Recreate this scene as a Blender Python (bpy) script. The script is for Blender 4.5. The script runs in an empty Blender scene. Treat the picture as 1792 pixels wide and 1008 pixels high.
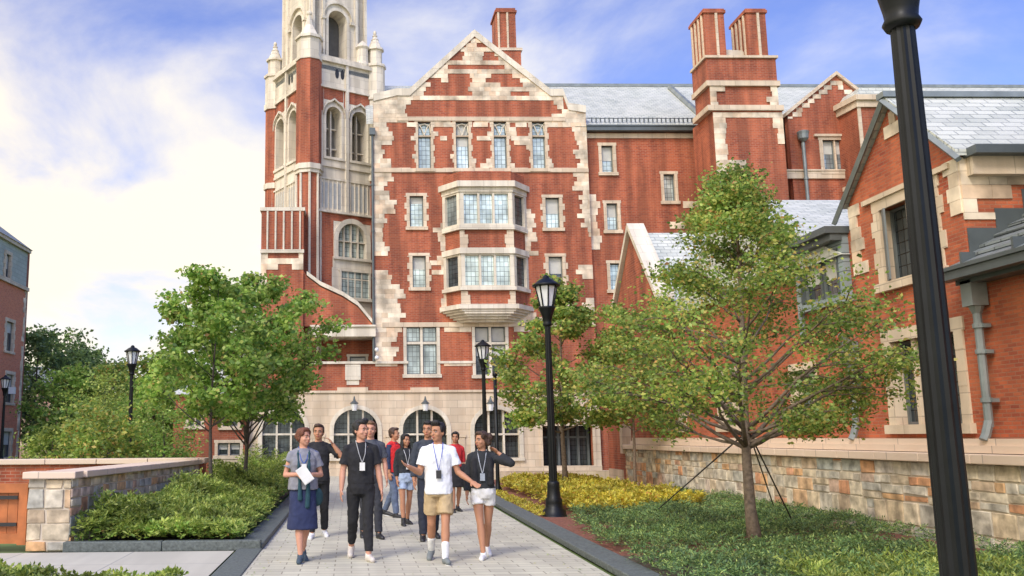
import bpy, bmesh, math, random
import numpy as np
from mathutils import Vector, Matrix, noise
from mathutils.geometry import tessellate_polygon
random.seed(7)
R = math.radians
scn = bpy.context.scene
col = scn.collection

# ------------------------------------------------------------------ camera
FPX, CX, CY = 1625.0, 654.0, 504.0
PITCH, YAW, ROLL, EYE = .159, .0252, -.007, 1.55
Fv = Vector((math.sin(YAW)*math.cos(PITCH), math.cos(YAW)*math.cos(PITCH), math.sin(PITCH)))
R0 = Vector((math.cos(YAW), -math.sin(YAW), 0)); U0 = R0.cross(Fv)
Rv = math.cos(ROLL)*R0 + math.sin(ROLL)*U0
Uv = -math.sin(ROLL)*R0 + math.cos(ROLL)*U0
cd = bpy.data.cameras.new('camera'); cam = bpy.data.objects.new('camera', cd); col.objects.link(cam)
m = Matrix((Rv, Uv, -Fv)).transposed().to_4x4(); m.translation = (0, 0, EYE)
cam.matrix_world = m
cd.sensor_width = 36; cd.lens = FPX/1792*36; cd.shift_x = (896-CX)/1792; cd.clip_start = .1; cd.clip_end = 2500
scn.camera = cam

# ------------------------------------------------------------------ light
SUN_EL, SUN_AZ = R(46), R(-149)       # azimuth measured from +Y towards +X : sun stands behind-left of the viewer
w = bpy.data.worlds.new('World'); scn.world = w; w.use_nodes = True
nt = w.node_tree; N = nt.nodes; Lk = nt.links
N.clear()
out = N.new('ShaderNodeOutputWorld'); bg = N.new('ShaderNodeBackground')
sky = N.new('ShaderNodeTexSky'); sky.sky_type = 'NISHITA'; sky.sun_disc = False
sky.sun_elevation = SUN_EL; sky.sun_rotation = SUN_AZ; sky.air_density = 1.0; sky.dust_density = .3; sky.ozone_density = 2.5
tc = N.new('ShaderNodeTexCoord')
sep = N.new('ShaderNodeSeparateXYZ'); Lk.new(tc.outputs['Generated'], sep.inputs[0])
def mth(nodes, links, op, a, b=None, clamp=False):
    n = nodes.new('ShaderNodeMath'); n.operation = op; n.use_clamp = clamp
    for i, v in enumerate((a, b)):
        if v is None: continue
        if isinstance(v, (int, float)): n.inputs[i].default_value = v
        else: links.new(v, n.inputs[i])
    return n.outputs[0]
zc = mth(N, Lk, 'MAXIMUM', sep.outputs[2], .0); zc = mth(N, Lk, 'ADD', zc, .32)
px = mth(N, Lk, 'DIVIDE', sep.outputs[0], zc); py = mth(N, Lk, 'DIVIDE', sep.outputs[1], zc)
cmb = N.new('ShaderNodeCombineXYZ'); Lk.new(px, cmb.inputs[0]); Lk.new(py, cmb.inputs[1])
nz = N.new('ShaderNodeTexNoise'); nz.inputs['Scale'].default_value = 1.7; nz.inputs['Detail'].default_value = 9
nz.inputs['Roughness'].default_value = .56; nz.inputs['Distortion'].default_value = .35
mp = N.new('ShaderNodeMapping'); mp.inputs['Location'].default_value = (3.1, 1.4, 0); mp.inputs['Scale'].default_value = (1, 1.1, 1)
Lk.new(cmb.outputs[0], mp.inputs[0]); Lk.new(mp.outputs[0], nz.inputs['Vector'])
# cloud bank thicker towards the left (west)
lft = mth(N, Lk, 'MULTIPLY', sep.outputs[0], -.30); cv = mth(N, Lk, 'ADD', nz.outputs[0], lft)
low = mth(N, Lk, 'MULTIPLY', sep.outputs[2], -.30); cv = mth(N, Lk, 'ADD', cv, low)
cv = mth(N, Lk, 'ADD', cv, .17)
rp = N.new('ShaderNodeValToRGB'); rp.color_ramp.elements[0].position = .38; rp.color_ramp.elements[1].position = .70
rp.color_ramp.interpolation = 'EASE'
Lk.new(cv, rp.inputs[0])
hs = N.new('ShaderNodeHueSaturation'); hs.inputs['Saturation'].default_value = 1.12; hs.inputs['Value'].default_value = 1.45; hs.inputs['Hue'].default_value = .525
Lk.new(sky.outputs[0], hs.inputs['Color'])
cc = N.new('ShaderNodeValToRGB')      # cloud body: cool white to warm white
cc.color_ramp.elements[0].color = (4.7, 5.0, 6.2, 1); cc.color_ramp.elements[1].color = (7.0, 6.7, 6.1, 1)
cc.color_ramp.elements[0].position = .45; cc.color_ramp.elements[1].position = .72
Lk.new(cv, cc.inputs[0])
warm = N.new('ShaderNodeMix'); warm.data_type = 'RGBA'; warm.blend_type = 'MULTIPLY'
wf = N.new('ShaderNodeMapRange'); wf.inputs['From Min'].default_value = .12; wf.inputs['From Max'].default_value = -.35; Lk.new(sep.outputs[0], wf.inputs['Value'])
Lk.new(wf.outputs[0], warm.inputs['Factor']); Lk.new(cc.outputs[0], warm.inputs['A']); warm.inputs['B'].default_value = (1.09, 1.03, .93, 1)
mx = N.new('ShaderNodeMix'); mx.data_type = 'RGBA'
Lk.new(rp.outputs[0], mx.inputs['Factor']); Lk.new(hs.outputs[0], mx.inputs['A']); Lk.new(warm.outputs['Result'], mx.inputs['B'])
# the hazy sky is brighter towards the sun
_sd = (math.sin(SUN_AZ)*math.cos(SUN_EL), math.cos(SUN_AZ)*math.cos(SUN_EL), math.sin(SUN_EL))
dt = N.new('ShaderNodeVectorMath'); dt.operation = 'DOT_PRODUCT'; Lk.new(tc.outputs['Generated'], dt.inputs[0]); dt.inputs[1].default_value = _sd
gl = mth(N, Lk, 'MAXIMUM', dt.outputs['Value'], 0.0); gl = mth(N, Lk, 'POWER', gl, 1.6); gl = mth(N, Lk, 'MULTIPLY', gl, 1.5); gl = mth(N, Lk, 'ADD', gl, 1.0)
glow = N.new('ShaderNodeVectorMath'); glow.operation = 'SCALE'; Lk.new(mx.outputs['Result'], glow.inputs[0]); Lk.new(gl, glow.inputs['Scale'])
Lk.new(glow.outputs[0], bg.inputs[0]); bg.inputs[1].default_value = .10
Lk.new(bg.outputs[0], out.inputs[0])
sl = bpy.data.lights.new('sun', 'SUN'); sl.energy = 1.55; sl.angle = R(14); sl.color = (1, .93, .82)
so = bpy.data.objects.new('sun', sl); col.objects.link(so)
sd = Vector((math.sin(SUN_AZ)*math.cos(SUN_EL), math.cos(SUN_AZ)*math.cos(SUN_EL), math.sin(SUN_EL)))
so.rotation_euler = sd.to_track_quat('Z', 'Y').to_euler(); so.location = sd*60
vs = scn.view_settings; vs.view_transform = 'Standard'; vs.look = 'None'; vs.exposure = .65; vs.gamma = 1

# ------------------------------------------------------------------ point helpers (photo measurements -> places on real planes)
def ray(x, y): return Rv*((x-CX)/FPX) - Uv*((y-CY)/FPX) + Fv
def P(x, y, Y): d = ray(x, y); t = Y/d.y; return (d.x*t, EYE+d.z*t)         # on the plane Y = const -> (X, Z)
def Q(x, y, X): d = ray(x, y); t = X/d.x; return (d.y*t, EYE+d.z*t)         # on the plane X = const -> (Y, Z)
def G(x, y, z=0): d = ray(x, y); t = (z-EYE)/d.z; return (d.x*t, d.y*t)
def rectP(x0, y0, x1, y1, Y):
    mx_, my_ = (x0+x1)/2, (y0+y1)/2
    return (P(x0, my_, Y)[0], P(mx_, y1, Y)[1], P(x1, my_, Y)[0], P(mx_, y0, Y)[1])   # a0,z0,a1,z1

# ------------------------------------------------------------------ materials
MATS = {}
def newmat(name):
    m = bpy.data.materials.new(name); m.use_nodes = True; n = m.node_tree.nodes; l = m.node_tree.links
    return m, n, l, n['Principled BSDF']
def ramp(n, stops):
    r = n.new('ShaderNodeValToRGB'); e = r.color_ramp.elements
    while len(e) < len(stops): e.new(.5)
    for el, (p, c) in zip(e, stops): el.position = p; el.color = (*c, 1)
    return r
def simple(name, c, rough=.7, metal=0, var=.12, scale=6, bump=0, spec=None, sheen=0):
    if name in MATS: return MATS[name]
    m, n, l, b = newmat(name)
    b.inputs['Roughness'].default_value = rough; b.inputs['Metallic'].default_value = metal
    if spec is not None: b.inputs['Specular IOR Level'].default_value = spec
    t = n.new('ShaderNodeTexNoise'); t.inputs['Scale'].default_value = scale; t.inputs['Detail'].default_value = 5
    co = n.new('ShaderNodeTexCoord'); l.new(co.outputs['Object'], t.inputs['Vector'])
    r = ramp(n, [(.3, [v*(1-var) for v in c]), (.7, [min(1, v*(1+var)) for v in c])])
    l.new(t.outputs[0], r.inputs[0]); l.new(r.outputs[0], b.inputs['Base Color'])
    if bump:
        bp = n.new('ShaderNodeBump'); bp.inputs['Strength'].default_value = bump; bp.inputs['Distance'].default_value = .02
        l.new(t.outputs[0], bp.inputs['Height']); l.new(bp.outputs[0], b.inputs['Normal'])
    MATS[name] = m; return m
def bricky(name, c1, c2, mortar, bw, bh, ms=.01, offset=.5, rough=.85, bump=.4, big=.25, bigc=(.5, .5, .5), bigs=.6, weather=0):
    m, n, l, b = newmat(name)
    uv = n.new('ShaderNodeUVMap'); uv.uv_map = 'UVMap'
    t = n.new('ShaderNodeTexBrick'); t.offset = offset
    t.inputs['Color1'].default_value = (*c1, 1); t.inputs['Color2'].default_value = (*c2, 1); t.inputs['Mortar'].default_value = (*mortar, 1)
    t.inputs['Scale'].default_value = 1; t.inputs['Mortar Size'].default_value = ms; t.inputs['Mortar Smooth'].default_value = .15
    t.inputs['Brick Width'].default_value = bw; t.inputs['Row Height'].default_value = bh; t.inputs['Bias'].default_value = -.1
    l.new(uv.outputs[0], t.inputs['Vector'])
    ns = n.new('ShaderNodeTexNoise'); ns.inputs['Scale'].default_value = bigs; ns.inputs['Detail'].default_value = 7; ns.inputs['Roughness'].default_value = .65
    l.new(uv.outputs[0], ns.inputs['Vector'])
    rr = ramp(n, [(.38, (0, 0, 0)), (.66, (1, 1, 1))]); l.new(ns.outputs[0], rr.inputs[0])
    mu = n.new('ShaderNodeMath'); mu.operation = 'MULTIPLY'; l.new(rr.outputs[0], mu.inputs[0]); mu.inputs[1].default_value = big
    mx = n.new('ShaderNodeMix'); mx.data_type = 'RGBA'; mx.inputs['B'].default_value = (*bigc, 1)
    l.new(mu.outputs[0], mx.inputs['Factor']); l.new(t.outputs[0], mx.inputs['A'])
    last = mx.outputs['Result']
    if weather:
        # rain streaks: narrow columns of darker tone
        mpn = n.new('ShaderNodeMapping'); mpn.inputs['Scale'].default_value = (2.2, .25, 1); l.new(uv.outputs[0], mpn.inputs[0])
        n2 = n.new('ShaderNodeTexNoise'); n2.inputs['Scale'].default_value = 1; n2.inputs['Detail'].default_value = 6; l.new(mpn.outputs[0], n2.inputs['Vector'])
        r2 = ramp(n, [(.42, (1-weather,)*3), (.62, (1, 1, 1))]); l.new(n2.outputs[0], r2.inputs[0])
        m2 = n.new('ShaderNodeMix'); m2.data_type = 'RGBA'; m2.blend_type = 'MULTIPLY'; m2.inputs['Factor'].default_value = 1
        l.new(last, m2.inputs['A']); l.new(r2.outputs[0], m2.inputs['B']); last = m2.outputs['Result']
    l.new(last, b.inputs['Base Color']); b.inputs['Roughness'].default_value = rough
    f = n.new('ShaderNodeTexNoise'); f.inputs['Scale'].default_value = 30; l.new(uv.outputs[0], f.inputs['Vector'])
    ad = n.new('ShaderNodeMath'); ad.operation = 'MULTIPLY_ADD'; l.new(f.outputs[0], ad.inputs[0]); ad.inputs[1].default_value = .5
    iv = n.new('ShaderNodeMath'); iv.operation = 'SUBTRACT'; iv.inputs[0].default_value = 1; l.new(t.outputs['Fac'], iv.inputs[1]); l.new(iv.outputs[0], ad.inputs[2])
    bp = n.new('ShaderNodeBump'); bp.inputs['Strength'].default_value = bump; bp.inputs['Distance'].default_value = .012
    l.new(ad.outputs[0], bp.inputs['Height']); l.new(bp.outputs[0], b.inputs['Normal'])
    MATS[name] = m; return m
BRICK = bricky('brick', (.45, .098, .036), (.27, .047, .019), (.38, .19, .12), .21, .073, .009, big=.55, bigc=(.52, .16, .07), bigs=.9, weather=.42)
STONEB = None
BRICKN = bricky('brick_near', (.52, .115, .042), (.27, .045, .022), (.36, .17, .10), .165, .053, .006, big=.45, bigc=(.56, .18, .07), bigs=1.1, bump=.8, weather=.2)
STONE = bricky('limestone', (.74, .61, .44), (.60, .48, .34), (.42, .34, .25), .62, .30, .008, big=.45, bigc=(.60, .43, .27), bigs=1.3, weather=.2)
STONEW = bricky('limestone_pale', (.80, .72, .57), (.70, .61, .47), (.50, .43, .33), .5, .4, .006, big=.35, bigc=(.60, .52, .39), bigs=1.5, weather=.25)
SLATE = bricky('slate', (.55, .56, .47), (.37, .39, .33), (.20, .22, .20), .30, .16, .010, big=.45, bigc=(.66, .65, .57), bigs=1.2, rough=.55, bump=.9)
SLATED = bricky('slate_dark', (.20, .23, .23), (.13, .15, .15), (.05, .06, .06), .33, .17, .012, big=.3, bigc=(.24, .25, .23), bigs=1.2, rough=.5, bump=.9)
PAVER = bricky('pavers', (.58, .55, .41), (.45, .42, .32), (.27, .245, .18), .40, .20, .008, big=.35, bigc=(.50, .455, .35), bigs=.7, rough=.8, bump=.25, weather=.12)
CONC = bricky('concrete_slab', (.54, .51, .41), (.49, .46, .37), (.30, .29, .25), 1.5, 1.5, .012, offset=0, big=.5, bigc=(.44, .42, .34), bigs=.7, rough=.8, bump=.15, weather=.12)
COPING = bricky('coping', (.68, .52, .38), (.60, .45, .33), (.36, .28, .22), 1.1, 1.0, .01, offset=0, big=.3, bigc=(.72, .60, .47), bigs=2, rough=.75, bump=.15)
LEAD = simple('grey_metal', (.10, .115, .115), .45, .3, .15, 3)
LEADL = simple('weathered_lead', (.22, .245, .235), .5, .3, .2, 3)
BLACK = simple('black_paint', (.006, .007, .007), .42, 0, .3, 8, spec=.25)
KERB = simple('granite_kerb', (.10, .115, .105), .7, 0, .35, 30, .3)
SOIL = simple('soil', (.075, .055, .035), .95, 0, .4, 8, .6)
MULCH = simple('mulch', (.20, .075, .045), .95, 0, .5, 25, .8)
LAWN = simple('lawn', (.10, .15, .04), .95, 0, .3, 2, .4)
BARK = simple('bark', (.17, .125, .085), .9, 0, .35, 22, .8)
BARKD = simple('bark_dark', (.07, .055, .042), .9, 0, .35, 22, .6)
WOOD = simple('orange_wood', (.42, .13, .035), .55, 0, .25, 5, .2)
IRON = simple('iron', (.02, .02, .02), .5)
FRAMEW = simple('pale_frame', (.55, .53, .46), .6)
FRAMEG = simple('grey_frame', (.13, .145, .14), .5)
GLASSW = simple('lamp_glass', (.72, .72, .70), .25, 0, .08, 3, spec=.6)
WHITE = simple('white_panel', (.70, .69, .65), .6)
def rand_island(name, stops, rough=.8, noise_s=6, transl=0, bump=0, spec=.5):
    m, n, l, b = newmat(name)
    g = n.new('ShaderNodeNewGeometry'); r = ramp(n, stops); l.new(g.outputs['Random Per Island'], r.inputs[0])
    co = n.new('ShaderNodeTexCoord'); t = n.new('ShaderNodeTexNoise'); t.inputs['Scale'].default_value = noise_s; t.inputs['Detail'].default_value = 4
    l.new(co.outputs['Object'], t.inputs['Vector'])
    rr = ramp(n, [(.32, (.5, .5, .5)), (.68, (1.35, 1.35, 1.35))]); l.new(t.outputs[0], rr.inputs[0])
    mx = n.new('ShaderNodeMix'); mx.data_type = 'RGBA'; mx.blend_type = 'MULTIPLY'; mx.inputs['Factor'].default_value = 1
    l.new(r.outputs[0], mx.inputs['A']); l.new(rr.outputs[0], mx.inputs['B'])
    l.new(mx.outputs['Result'], b.inputs['Base Color']); b.inputs['Roughness'].default_value = rough
    b.inputs['Specular IOR Level'].default_value = spec
    if bump:
        bp = n.new('ShaderNodeBump'); bp.inputs['Strength'].default_value = bump; bp.inputs['Distance'].default_value = .03
        l.new(t.outputs[0], bp.inputs['Height']); l.new(bp.outputs[0], b.inputs['Normal'])
    if transl:
        tr = n.new('ShaderNodeBsdfTranslucent'); l.new(mx.outputs['Result'], tr.inputs[0])
        ms = n.new('ShaderNodeMixShader'); ms.inputs[0].default_value = transl
        l.new(b.outputs[0], ms.inputs[1]); l.new(tr.outputs[0], ms.inputs[2]); l.new(ms.outputs[0], n['Material Output'].inputs[0])
    MATS[name] = m; return m
FIELD = rand_island('fieldstone', [(0, (.52, .43, .30)), (.14, (.44, .43, .37)), (.3, (.62, .48, .30)), (.45, (.38, .39, .34)), (.56, (.60, .36, .17)), (.66, (.54, .26, .13)), (.76, (.50, .46, .38)), (.9, (.62, .52, .36)), (1, (.34, .24, .15))], .9, 5, bump=.7)
MORTAR = simple('mortar', (.55, .47, .36), .95)
LEAF_L = rand_island('leaf_bright', [(0, (.11, .23, .035)), (.35, (.23, .39, .06)), (.7, (.38, .53, .10)), (.94, (.52, .62, .16)), (1, (.46, .26, .09))], .5, 1.3, .5)
LEAF_M = rand_island('leaf_oak', [(0, (.11, .19, .035)), (.3, (.21, .34, .06)), (.65, (.36, .47, .09)), (.85, (.52, .53, .12)), (.96, (.58, .44, .11)), (1, (.55, .24, .08))], .5, 1.3, .5)
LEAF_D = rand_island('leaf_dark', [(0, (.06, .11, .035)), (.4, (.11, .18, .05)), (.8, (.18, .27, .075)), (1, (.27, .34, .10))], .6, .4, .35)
LEAF_Y = rand_island('leaf_yellow', [(0, (.40, .38, .04)), (.35, (.55, .48, .05)), (.7, (.66, .52, .07)), (.88, (.30, .36, .05)), (1, (.58, .26, .05))], .6, 1.2, .3)
LEAF_H = rand_island('leaf_sumac', [(0, (.12, .20, .035)), (.35, (.24, .33, .055)), (.7, (.39, .47, .09)), (1, (.52, .56, .14))], .6, 1.5, .4)
LEAF_J = rand_island('leaf_juniper', [(0, (.06, .12, .045)), (.4, (.12, .22, .07)), (.75, (.22, .34, .09)), (1, (.42, .50, .14))], .6, 1.3, .3)
STONEB = rand_island('stone_blocks', [(0, (.55, .42, .28)), (.2, (.68, .55, .39)), (.5, (.76, .64, .47)), (.75, (.62, .52, .38)), (.92, (.72, .52, .34)), (1, (.48, .40, .29))], .85, 1.6, bump=.3)
def glass(name, c, metal, grid=(.17, .2), lead=(.10, .11, .11), rough=.12, var=.35):
    m, n, l, b = newmat(name)
    uv = n.new('ShaderNodeUVMap'); uv.uv_map = 'UVMap'
    t = n.new('ShaderNodeTexBrick'); t.offset = 0
    t.inputs['Scale'].default_value = 1; t.inputs['Brick Width'].default_value = grid[0]; t.inputs['Row Height'].default_value = grid[1]
    t.inputs['Mortar Size'].default_value = .009; t.inputs['Color1'].default_value = (*[v*(1-var*.5) for v in c], 1); t.inputs['Color2'].default_value = (*[v*(1+var*.5) for v in c], 1)
    t.inputs['Mortar'].default_value = (*lead, 1); l.new(uv.outputs[0], t.inputs['Vector'])
    ns = n.new('ShaderNodeTexNoise'); ns.inputs['Scale'].default_value = 1.1; ns.inputs['Detail'].default_value = 3; l.new(uv.outputs[0], ns.inputs['Vector'])
    r2 = ramp(n, [(.35, (1-var,)*3), (.65, (1+var,)*3)]); l.new(ns.outputs[0], r2.inputs[0])  # uneven sky reflection put into the glass colour as noise
    m2 = n.new('ShaderNodeMix'); m2.data_type = 'RGBA'; m2.blend_type = 'MULTIPLY'; m2.inputs['Factor'].default_value = 1
    l.new(t.outputs[0], m2.inputs['A']); l.new(r2.outputs[0], m2.inputs['B']); l.new(m2.outputs['Result'], b.inputs['Base Color'])
    b.inputs['Metallic'].default_value = metal; b.inputs['Roughness'].default_value = rough
    n3 = n.new('ShaderNodeTexNoise'); n3.inputs['Scale'].default_value = 5; l.new(uv.outputs[0], n3.inputs['Vector'])
    bp = n.new('ShaderNodeBump'); bp.inputs['Strength'].default_value = .25; bp.inputs['Distance'].default_value = .02; l.new(n3.outputs[0], bp.inputs['Height']); l.new(bp.outputs[0], b.inputs['Normal'])
    MATS[name] = m; return m
G_LIGHT = glass('leaded_glass', (.50, .58, .53), .3)
G_DARK = glass('dark_glass', (.075, .09, .095), .35, grid=(.16, .19), lead=(.02, .02, .02))
G_MID = glass('grey_glass', (.30, .35, .34), .4)

# ------------------------------------------------------------------ mesh builder
class MB:
    def __init__(s): s.v = []; s.f = []; s.m = []
    def add(s, vs, fs, mi=0):
        o = len(s.v); s.v += [tuple(q) for q in vs]; s.f += [[o+i for i in f] for f in fs]; s.m += [mi]*len(fs); return s
    def box(s, x0, y0, z0, x1, y1, z1, mi=0):
        vs = [(x0,y0,z0),(x1,y0,z0),(x1,y1,z0),(x0,y1,z0),(x0,y0,z1),(x1,y0,z1),(x1,y1,z1),(x0,y1,z1)]
        return s.add(vs, [(0,3,2,1),(4,5,6,7),(0,1,5,4),(1,2,6,5),(2,3,7,6),(3,0,4,7)], mi)
    def obox(s, fr, a0, z0, n0, a1, z1, n1, mi=0):      # box in a wall frame: a along, z up, n outward
        o, u, nn = fr
        vs = [o+u*a+nn*n+Vector((0,0,z)) for z in (z0,z1) for (a,n) in ((a0,n0),(a1,n0),(a1,n1),(a0,n1))]
        return s.add(vs, [(0,3,2,1),(4,5,6,7),(0,1,5,4),(1,2,6,5),(2,3,7,6),(3,0,4,7)], mi)
    def prism(s, fr, poly, n0, n1, mi=0):               # polygon (a,z) extruded between n0 and n1
        o, u, nn = fr; k = len(poly)
        pt = lambda a, z, n: o+u*a+nn*n+Vector((0,0,z))
        vs = [pt(a,z,n0) for a,z in poly]+[pt(a,z,n1) for a,z in poly]
        return s.add(vs, [list(range(k))[::-1], list(range(k,2*k))]+[(i,(i+1)%k,k+(i+1)%k,k+i) for i in range(k)], mi)
    def plan(s, poly, z0, z1, mi=0, scale=None):        # plan polygon (x,y) extruded up; optional shrink of the top about centroid
        k = len(poly); c = (sum(p[0] for p in poly)/k, sum(p[1] for p in poly)/k); sc = scale or 1
        vs = [(x,y,z0) for x,y in poly]+[(c[0]+(x-c[0])*sc, c[1]+(y-c[1])*sc, z1) for x,y in poly]
        return s.add(vs, [list(range(k))[::-1], list(range(k,2*k))]+[(i,(i+1)%k,k+(i+1)%k,k+i) for i in range(k)], mi)
    def tube(s, pts, rs, seg=8, mi=0, flute=0):
        pts = [Vector(q) for q in pts]; rings = []
        for i, q in enumerate(pts):
            d = (pts[min(i+1,len(pts)-1)]-pts[max(i-1,0)])
            if d.length < 1e-9: d = Vector((0,0,1))
            d.normalize(); up = Vector((0,0,1)) if abs(d.z) < .95 else Vector((1,0,0))
            a = d.cross(up).normalized(); b = d.cross(a)
            r = rs[i] if isinstance(rs, (list, tuple)) else rs
            rings.append([q+(a*math.cos(2*math.pi*j/seg)+b*math.sin(2*math.pi*j/seg))*r*(1-(flute if (flute and j%2) else 0)) for j in range(seg)])
        vs = [p for rg in rings for p in rg]; fs = []
        for i in range(len(pts)-1):
            for j in range(seg):
                fs.append((i*seg+j, i*seg+(j+1)%seg, (i+1)*seg+(j+1)%seg, (i+1)*seg+j))
        fs.append(list(range(seg))[::-1]); fs.append([(len(pts)-1)*seg+j for j in range(seg)])
        return s.add(vs, fs, mi)
    def lathe(s, c, prof, seg=16, mi=0, flute=0):       # prof list of (z, r)
        return s.tube([(c[0], c[1], c[2]+z) for z, r in prof], [max(r,.0005) for z, r in prof], seg, mi, flute)
    def ell(s, c, r, seg=12, rings=8, mi=0, rot=None):
        vs = []; fs = []
        for i in range(rings+1):
            th = math.pi*i/rings
            for j in range(seg):
                ph = 2*math.pi*j/seg
                p = Vector((r[0]*math.sin(th)*math.cos(ph), r[1]*math.sin(th)*math.sin(ph), r[2]*math.cos(th)))
                if rot: p = rot @ p
                vs.append(Vector(c)+p)
        for i in range(rings):
            for j in range(seg):
                fs.append((i*seg+j, (i+1)*seg+j, (i+1)*seg+(j+1)%seg, i*seg+(j+1)%seg))
        return s.add(vs, fs, mi)
    def build(s, name, mats, parent=None, smooth=False, loc=None, recalc=True):
        if not isinstance(mats, (list, tuple)): mats = [mats]
        me = bpy.data.meshes.new(name)
        org = Vector(loc) if loc is not None else (Vector(parent['_o']) if parent is not None else Vector((0,0,0)))
        me.from_pydata([tuple(Vector(v)-org) for v in s.v], [], s.f); me.update()
        if recalc:
            bm = bmesh.new(); bm.from_mesh(me); bmesh.ops.recalc_face_normals(bm, faces=bm.faces); bm.to_mesh(me); bm.free()
        for q in mats: me.materials.append(q)
        if len(mats) > 1 and len(s.m) == len(me.polygons):
            me.polygons.foreach_set('material_index', s.m)
        uvl = me.uv_layers.new(name='UVMap'); data = []
        V = me.vertices
        for p in me.polygons:
            n = p.normal
            if abs(n.z) > .97: t = None
            else:
                t = Vector((-n.y, n.x, 0)).normalized(); sl_ = Vector((0,0,1)) - n*n.z; sl_.normalize()
            for vi in p.vertices:
                q = V[vi].co+org
                if t is None: data += [q.x, q.y]
                elif abs(n.z) < .12: data += [q.dot(t), q.z]
                else: data += [q.dot(t), q.dot(sl_)]
        uvl.data.foreach_set('uv', data)
        if smooth: me.polygons.foreach_set('use_smooth', [True]*len(me.polygons))
        o = bpy.data.objects.new(name, me); col.objects.link(o)
        if parent is not None: o.parent = parent; o['_o'] = list(parent['_o'])
        else: o.location = org; o['_o'] = list(org)
        return o
def thing(name, label, cat, loc=(0,0,0), group=None, rz=0):
    o = bpy.data.objects.new(name, None); col.objects.link(o); o.location = loc; o.rotation_euler = (0,0,rz); o['_o'] = list(loc)
    tag(o, label, cat, group); return o
def tag(o, label=None, cat=None, group=None, kind=None):
    if label: o['label'] = label
    if cat: o['category'] = cat
    if group: o['group'] = group
    if kind: o['kind'] = kind
    return o
def copy_tree(o, parent=None):
    c = o.copy(); col.objects.link(c); c.parent = parent
    for ch in list(o.children): copy_tree(ch, c)
    return c
def arch_poly(a0, z0, a1, z1, pointed=.0, k=8, rise=None):
    w = a1-a0; c = (a0+a1)/2; rs = rise if rise else w/2*(1+pointed); zs = z1-rs
    pts = [(a0, z0), (a1, z0)]
    for i in range(k+1):
        t = math.pi*i/k; x = math.cos(t); y = math.sin(t)
        if pointed: y = y**.8*(1-.0) if abs(x) > .02 else 1.0
        pts.append((c+w/2*x, zs+rs*y))
    return pts
def wall(name, fr, outline, holes, depth, mat, parent, back=True):
    """sheet wall with real openings (reveals `depth` deep) and a thickness"""
    o, u, nn = fr; mb = MB()
    pt = lambda a, z, n: o+u*a+nn*n+Vector((0,0,z))
    loops = [outline]+holes
    tris = tessellate_polygon([[Vector((a, z, 0)) for a, z in lp] for lp in loops])
    flat = [q for lp in loops for q in lp]
    k = len(flat)
    vs = [pt(a, z, 0) for a, z in flat]+[pt(a, z, -depth) for a, z in flat]
    fs = [list(t) for t in tris]+[[k+i for i in t][::-1] for t in tris]
    b = 0
    for lp in loops:
        n = len(lp)
        for i in range(n):
            j = (i+1) % n; fs.append([b+i, b+j, k+b+j, k+b+i])
        b += n
    mb.add(vs, fs)
    return mb.build(name, mat, parent)
def FY(Y): return (Vector((0, Y, 0)), Vector((1, 0, 0)), Vector((0, -1, 0)))
def FX(X): return (Vector((X, 0, 0)), Vector((0, 1, 0)), Vector((-1, 0, 0)))
WR = random.Random(17); BLIND = simple('roller_blind', (.50, .49, .43), .8, 0, .1, 3)
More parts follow.
